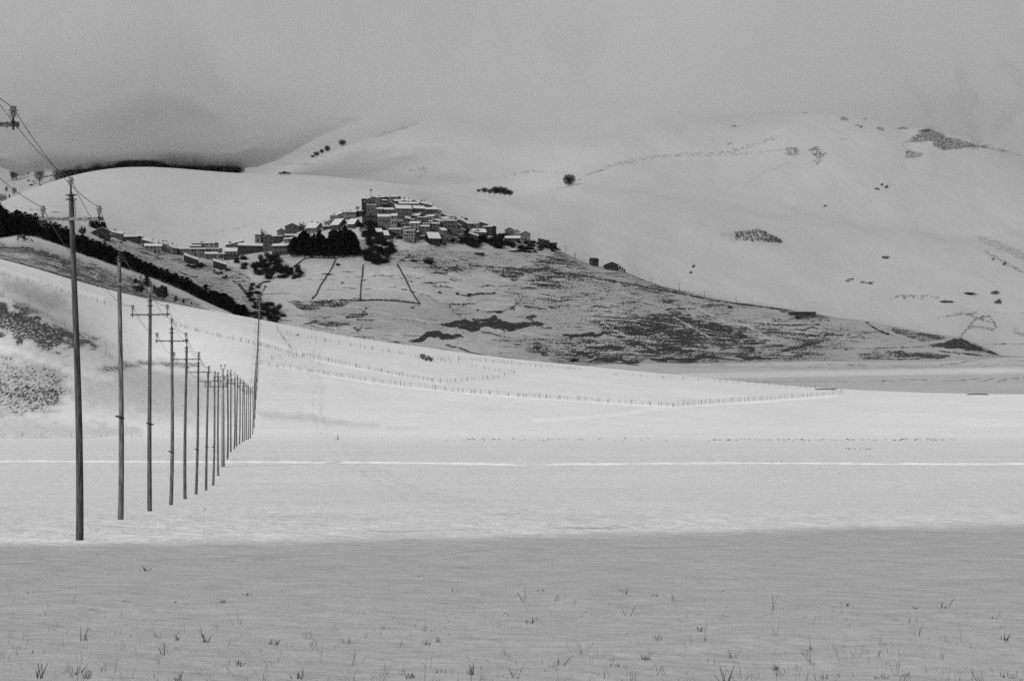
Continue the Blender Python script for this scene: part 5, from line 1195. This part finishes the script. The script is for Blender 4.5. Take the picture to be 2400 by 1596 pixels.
# small marker post in the plain and dark beams on the crest
p = at(791, 1030, 380, 575); r_ = empty("marker_post", p); tag(r_, "short dark marker post standing alone in the flat snow, right of the pole row", "post")
b = MB(); b.tube([(0, 0, -.3), (0.02, 0, .75)], [.07, .06], 8); b.obj("post_shaft", M['post'], r_)
b = MB(); b.box((.12, 0, .12), (.3, .1, .16)); b.obj("foot_block", M['post'], r_)
for x0, x1, y, lab in [(1912, 1960, 913.5, "long dark beam lying on the crest where the posts end"), (2267, 2316, 925.5, "long dark beam lying on the crest at the far right")]:
    a = at(x0, y, 1000, 1262); c = at(x1, y, 1000, 1262)
    b = MB(); mid = (a + c) / 2; b.tube([tuple(a - mid + Vector((0, 0, .2))), (0, 0, .32), tuple(c - mid + Vector((0, 0, .2)))], .2, 7)
    o = b.obj("timber_beam", M['post']); o.location = mid; tag(o, lab, "beam")
# animal-sized dark snag on the slope
a = at(697, 788, 800, 1200); b = MB(); b.tube([(-.7, 0, .2), (.1, 0, .5), (.8, 0, .25)], [.16, .2, .08], 6); b.tube([(.1, 0, .4), (.5, .2, .9)], [.1, .03], 5, cap=False); o = b.obj("fallen_branch", M['bark']); o.location = a; tag(o, "dark fallen branch lying on the bright slope under the short steep fence", "branch")
# dry grass poking through the foreground snow
def grass():
    r = random.Random(77); b = MB()
    def blade(p, L, w_, ang, lean, kink=0.0):
        d = Vector((math.cos(ang) * lean, math.sin(ang) * lean, 1)).normalized(); s = Vector((w_, 0, 0)); q = p + d * L * .55; e = (d + Vector((math.cos(ang), math.sin(ang), -kink)) * kink).normalized(); t = q + e * L * .45
        b.add([p - s, p + s, q + s * .75, q - s * .75, t], [(0, 1, 2, 3), (3, 2, 4)])
    def tuft(px, py, n, hp, spread=3, wpx=.75):
        p = at(px, py, 20, 140); m = p.y / F
        for i in range(n):
            o = Vector((r.gauss(0, spread) * m, r.gauss(0, spread) * m * 3, 0)); L = hp * m * r.uniform(.35, 1.1)
            blade(Vector((p.x + o.x, p.y + o.y, gz(px, p.y) - .015)), L, wpx * m * r.uniform(.3, .75), r.uniform(0, 6.28), abs(r.gauss(0, .6)), r.choice([0, 0, .4, .9, 1.6]))
    for i in range(980):
        f = r.random() ** .68; py = 1290 + 330 * f
        clump = .5 + float(vnoise(np.array([i * .37]), np.array([f * 9]))[0])
        px = r.uniform(-120, 2520)
        k = float(fbm(np.array([px / 260.0]), np.array([py / 60.0]), 5, 2)[0])
        if k < -0.12 and r.random() < .8: continue
        hp = (4 + 55 * f ** 2.2) * r.uniform(.5, 1.4)
        tuft(px, py, r.choice([1, 1, 2, 3, 4]), hp, 2 + 7 * f, .5 + .4 * f)
    for px, py, n, hp in [(345, 1338, 9, 22), (200, 1500, 4, 60), (180, 1580, 6, 55), (380, 1535, 3, 65), (415, 1500, 6, 30), (485, 1505, 7, 55), (640, 1510, 8, 26), (90, 1590, 5, 70), (205, 1590, 10, 48), (420, 1595, 9, 40), (985, 1350, 6, 10), (1065, 1385, 5, 12), (1270, 1385, 6, 12), (1465, 1390, 3, 34), (1530, 1396, 9, 9), (1698, 1386, 9, 10), (1545, 1500, 5, 30), (1650, 1500, 6, 20), (1715, 1540, 10, 40), (1510, 1545, 12, 16), (1440, 1560, 22, 14), (1518, 1545, 10, 20), (1985, 1420, 10, 16), (2205, 1425, 2, 45), (2145, 1425, 9, 12), (1895, 1520, 2, 45), (1935, 1590, 9, 30), (2070, 1590, 22, 16), (2130, 1585, 12, 22), (2330, 1450, 8, 12), (2355, 1500, 8, 30), (2370, 1590, 14, 26), (1700, 1600, 9, 80), (1640, 1480, 6, 25), (1820, 1570, 8, 22), (1000, 1510, 7, 28), (1025, 1505, 7, 22), (1240, 1460, 6, 20), (1180, 1440, 6, 14), (1310, 1560, 4, 50), (700, 1590, 8, 36), (560, 1560, 6, 30), (960, 1590, 9, 40), (1100, 1580, 8, 34), (1025, 1575, 12, 14), (520, 1412, 8, 12), (290, 1410, 8, 9), (415, 1412, 6, 10), (580, 1395, 10, 12), (60, 1390, 10, 8)]:
        tuft(px, py, n, hp, 5 if n < 12 else 9, 1.9)
    for i in range(48): tuft(r.uniform(0, 2400), r.uniform(1400, 1610), r.choice([1, 1, 2, 3]), r.uniform(25, 95), 6, 1.15)
    # litter round the nearest pole feet
    for px, py in ((165, 1260), (205, 1264), (350, 1211), (362, 1209), (415, 1197), (455, 1178), (480, 1148), (545, 1078), (240, 1214), (310, 1212)):
        tuft(px, py, 8, 7, 6, .6)
    for i in range(260): tuft(r.uniform(-100, 2500), r.uniform(1248, 1420), 1, r.uniform(2, 5), 1, .8)
    for px0, px1, py, n in ((1080, 1520, 1029, 26), (1640, 2240, 1030, 60), (980, 2300, 1032, 30), (1980, 2060, 1052, 14), (1700, 1850, 1083, 12)):
        for i in range(n):
            px = r.uniform(px0, px1); p = at(px, py + r.uniform(-1, 2), 200, 600); m = p.y / F
            for k in range(3): blade(p + Vector((r.gauss(0, 2) * m, 0, -.02)), 3.5 * m * r.uniform(.4, 1), 1.2 * m, r.uniform(0, 6), .6)
    o = b.obj("dry_grass", M['straw']); tag(o, "sparse dry grass blades poking through the shaded foreground snow", "grass", None, "stuff")
grass()
# ------------------------------------------------------------------ fog resting on the high ground (a real body of vapour)
def cv_at(pts, q):
    p = np.array(pts, float); return pchip(p[:, 0], p[:, 1], np.asarray(q, float))
def fog_body(name, x0, x1, front, back, low_front, low_back, top, dens, tk, wob, alb):
    pxs = np.arange(x0, x1 + 1, 50.0); nd_ = 20; n = len(pxs)
    df = cv_at(front, pxs); ybF = cv_at(low_front, pxs); yb0 = cv_at(low_back, pxs); tp = cv_at(top, pxs)
    vs = []; fs = []
    def P(px, d, y): return ((px - CX) / F * d, d, (HY - y) / F * d + CAMZ)
    for k in range(nd_ + 1):
        t = k / nd_
        for j, px in enumerate(pxs):
            d = df[j] + (back - df[j]) * t ** 1.4
            y = ybF[j] + (yb0[j] - ybF[j]) * min(1, t * tk) + wob * 30 * float(vnoise(np.array([px / 60.0]), np.array([t * 4.0 + 3]), 8)[0])
            vs.append(P(px, d, y))
    nb = len(vs); px_ = lambda j: pxs[j]
    for k in range(nd_ + 1):
        for j in range(n):
            x, d, z = vs[k * n + j]; e = 0 < k < nd_ and 0 < j < n - 1
            vs.append((x, d, z + 1.0 + ((tp[j] * min(1, k / 4.0) * (1 + 1.1 * float(vnoise(np.array([px_(j) / 90.0]), np.array([k * .4]), 12)[0]) + 0.5 * float(vnoise(np.array([px_(j) / 31.0]), np.array([k * .8]), 14)[0]))) if e else 0)))
    idx = lambda k, j, t_: (nb if t_ else 0) + k * n + j
    for k in range(nd_):
        for j in range(n - 1):
            fs.append((idx(k, j, 0), idx(k + 1, j, 0), idx(k + 1, j + 1, 0), idx(k, j + 1, 0)))
            fs.append((idx(k, j, 1), idx(k, j + 1, 1), idx(k + 1, j + 1, 1), idx(k + 1, j, 1)))
    for k in range(nd_):
        for j in (0, n - 1):
            q = (idx(k, j, 0), idx(k, j, 1), idx(k + 1, j, 1), idx(k + 1, j, 0)); fs.append(q if j == 0 else q[::-1])
    for j in range(n - 1):
        for k in (0, nd_):
            q = (idx(k, j, 0), idx(k, j + 1, 0), idx(k, j + 1, 1), idx(k, j, 1)); fs.append(q if k == 0 else q[::-1])
    me = bpy.data.meshes.new(name); me.from_pydata(vs, [], fs)
    m = bpy.data.materials.new(name + "_vapour"); m.use_nodes = True
    nt = m.node_tree; nt.nodes.clear(); o = nt.nodes.new("ShaderNodeOutputMaterial")
    v = nt.nodes.new("ShaderNodeVolumeScatter"); v.inputs["Color"].default_value = grey(1.0); v.inputs["Density"].default_value = dens; v.inputs["Anisotropy"].default_value = 0.0
    ab = nt.nodes.new("ShaderNodeVolumeAbsorption"); ab.inputs["Color"].default_value = grey(0.0); ab.inputs["Density"].default_value = dens * (1 - alb)
    ad = nt.nodes.new("ShaderNodeAddShader"); nt.links.new(v.outputs[0], ad.inputs[0]); nt.links.new(ab.outputs[0], ad.inputs[1])
    nt.links.new(ad.outputs[0], o.inputs["Volume"]); m.cycles.homogeneous_volume = True
    me.materials.append(m); ob = mobj(name, me); ob["kind"] = "structure"
fog_body("fog", -1400, 3800, [(-1400, 3230), (500, 3230), (640, 3300), (900, 3260), (1300, 3180), (1600, 3220), (1850, 3480), (2000, 3535), (3800, 3540)], 7000,
    [(-1400, 340), (0, 340), (450, 335), (560, 330), (700, 310), (800, 282), (900, 256), (1000, 240), (1300, 225), (1600, 222), (1900, 258), (2200, 330), (2500, 420), (3800, 600)],
    [(-1400, 392), (0, 390), (200, 386), (500, 388), (640, 372), (760, 350), (900, 335), (1200, 330), (1500, 320), (1700, 305), (1900, 300), (2200, 360), (3800, 640)],
    [(-1400, 300), (0, 320), (200, 400), (500, 420), (800, 330), (1100, 240), (1600, 260), (2000, 300), (3800, 420)], FOG_DENS, 6.0, 0.4, 0.948)
fog_body("fog_bank", -1300, 850, [(-1300, 2930), (600, 2930), (760, 3000), (850, 3050)], 3240,
    [(-1300, 352), (100, 356), (300, 350), (500, 350), (650, 330), (750, 300), (850, 262)], [(-1300, 404), (0, 402), (140, 397), (300, 384), (450, 388), (560, 392), (660, 362), (750, 316), (850, 270)],
    [(-1300, 40), (0, 40), (300, 52), (520, 52), (620, 36), (700, 16), (780, 7), (850, 3)], 0.015, 1.8, 0.8, 0.80)
fog_body("fog_bank", -1300, 1000, [(-1300, 2925), (600, 2925), (760, 2990), (1000, 3080)], 3250,
    [(-1300, 340), (100, 340), (300, 330), (500, 330), (700, 290), (850, 245), (1000, 215)], [(-1300, 380), (0, 380), (300, 360), (560, 366), (700, 310), (850, 255), (1000, 222)],
    [(-1300, 110), (0, 110), (300, 125), (520, 110), (700, 50), (850, 18), (1000, 5)], 0.0042, 1.8, 1.0, 0.84)
# ------------------------------------------------------------------ camera, sky, sun, clouds
cam = bpy.data.cameras.new("camera"); co = bpy.data.objects.new("camera", cam); COL.objects.link(co)
co.location = (0, 0, CAMZ); co.rotation_euler = (R(90), 0, 0)
cam.sensor_fit = 'HORIZONTAL'; cam.sensor_width = 36; cam.lens = 100.0; cam.shift_y = 242.0 / 2400.0
cam.clip_start = 0.5; cam.clip_end = 30000
sc.camera = co
SUN_EL = R(24); SUN_AZ = R(47)       # sun stands behind the camera's left shoulder; SUN_AZ is measured from straight behind towards the left
sdir = Vector((-math.sin(SUN_AZ) * math.cos(SUN_EL), -math.cos(SUN_AZ) * math.cos(SUN_EL), math.sin(SUN_EL)))
sun = bpy.data.lights.new("sun", 'SUN'); sun.energy = 3.15; sun.angle = R(0.5); sun.color = (1, 1, 1)
so = bpy.data.objects.new("sun", sun); COL.objects.link(so); so.location = sdir * 50
so.rotation_euler = sdir.to_track_quat('Z', 'Y').to_euler()

w = bpy.data.worlds.new("World"); sc.world = w; w.use_nodes = True
nt = w.node_tree; nt.nodes.clear()
wo = nt.nodes.new("ShaderNodeOutputWorld"); bg = nt.nodes.new("ShaderNodeBackground")
nt.links.new(bg.outputs[0], wo.inputs[0])
sky = nt.nodes.new("ShaderNodeTexSky"); sky.sky_type = 'NISHITA'; sky.sun_disc = False
sky.sun_elevation = SUN_EL; sky.sun_rotation = math.atan2(sdir.x, sdir.y)
sky.air_density = 1.0; sky.dust_density = 1.0
bw = nt.nodes.new("ShaderNodeRGBToBW"); nt.links.new(sky.outputs[0], bw.inputs[0])
# overcast: an even cloud layer mixed over the clear sky, with broad darker banks
tc = nt.nodes.new("ShaderNodeTexCoord")
mp = nt.nodes.new("ShaderNodeMapping"); mp.inputs["Scale"].default_value = (5.0, 5.0, 11.0)
nt.links.new(tc.outputs["Generated"], mp.inputs[0])
nz = nt.nodes.new("ShaderNodeTexNoise"); nz.inputs["Scale"].default_value = 1.0; nz.inputs["Detail"].default_value = 5; nz.inputs["Roughness"].default_value = 0.5
nt.links.new(mp.outputs[0], nz.inputs["Vector"])
cl = mth(nt, 'ADD', mth(nt, 'MULTIPLY', nz.outputs["Fac"], SKY_VAR), SKY_BASE)
sx = nt.nodes.new("ShaderNodeSeparateXYZ"); nt.links.new(tc.outputs["Generated"], sx.inputs[0])
# darker bank low over the left horizon
ax = mth(nt, 'DIVIDE', mth(nt, 'ADD', sx.outputs[0], 0.118), 0.055); az = mth(nt, 'DIVIDE', mth(nt, 'SUBTRACT', sx.outputs[2], 0.108), 0.016)
g = mth(nt, 'POWER', 2.718, mth(nt, 'MULTIPLY', mth(nt, 'ADD', mth(nt, 'MULTIPLY', ax, ax), mth(nt, 'MULTIPLY', az, az)), -1.0))
cl = mth(nt, 'SUBTRACT', cl, mth(nt, 'MULTIPLY', g, SKY_BANK))
mixv = mth(nt, 'ADD', mth(nt, 'MULTIPLY', bw.outputs[0], 0.12), cl)
nt.links.new(mixv, bg.inputs[0]); bg.inputs[1].default_value = SKY_STR

# real clouds above and behind the camera: their shadows darken the foreground and the far hills
cm, cnt, cbs, cout = newmat("cloud_vapour")
def cloud(name, target, alt, rx, ry, thick, leak, seed, wb):
    m, n_, b_, o_ = newmat(name + "_vapour")
    n_.nodes.remove(b_)
    tr = n_.nodes.new("ShaderNodeBsdfTransparent"); tl = n_.nodes.new("ShaderNodeBsdfTranslucent"); df = n_.nodes.new("ShaderNodeBsdfDiffuse")
    tl.inputs[0].default_value = grey(0.95); df.inputs[0].default_value = grey(0.95)
    m1 = n_.nodes.new("ShaderNodeMixShader"); m1.inputs[0].default_value = 0.5
    n_.links.new(tl.outputs[0], m1.inputs[1]); n_.links.new(df.outputs[0], m1.inputs[2])
    m2 = n_.nodes.new("ShaderNodeMixShader"); m2.inputs[0].default_value = 1 - leak
    n_.links.new(tr.outputs[0], m2.inputs[1]); n_.links.new(m1.outputs[0], m2.inputs[2])
    n_.links.new(m2.outputs[0], o_.inputs[0])
    off = alt / math.tan(SUN_EL)
    cx = target[0] - math.sin(SUN_AZ) * off; cy = target[1] - math.cos(SUN_AZ) * off
    nu, nv = 700, 14; vs = []; fs = []
    ca = np.arange(nu) / nu * 2 * np.pi
    wob = 1 + wb * (0.04 * np.sin(3 * ca + seed) + 0.02 * np.sin(7 * ca + 2 * seed))
    wob = wob + 0.010 * vnoise(ca * 60, ca * 0 + seed, 3) + 0.006 * vnoise(ca * 170, ca * 0 + seed, 4)
    for k in range(nv + 1):
        r = math.sin(math.pi * k / nv) ** 0.45 if 0 < k < nv else 0.001
        zz = -math.cos(math.pi * k / nv)
        for i in range(nu):
            bump = 0.35 * math.sin(9 * ca[i] + seed) * math.sin(4 * k + seed)
            vs.append((cx + rx * r * wob[i] * math.cos(ca[i]), cy + ry * r * wob[i] * math.sin(ca[i]), alt + CAMZ + thick * zz * (1 + (bump if zz > 0 else 0))))
    for k in range(nv):
        for i in range(nu):
            a = k * nu + i; b = k * nu + (i + 1) % nu
            fs.append((a, b, b + nu, a + nu))
    me = bpy.data.meshes.new(name); me.from_pydata(vs, [], fs); me.materials.append(m)
    me.polygons.foreach_set("use_smooth", [True] * len(fs))
    o = mobj(name, me); o["kind"] = "structure"
    return o
for args in CLOUDS: cloud("cloud", *args)

sc.view_settings.view_transform = 'Standard'; sc.view_settings.look = 'None'; sc.view_settings.exposure = 0; sc.view_settings.gamma = 1
sc.render.resolution_x = 1024; sc.render.resolution_y = 680
sc.cycles.use_denoising = False; sc.cycles.sample_clamp_indirect = 1.5; sc.cycles.max_bounces = 8; sc.cycles.diffuse_bounces = 2; sc.cycles.transparent_max_bounces = 16; sc.cycles.volume_bounces = 4
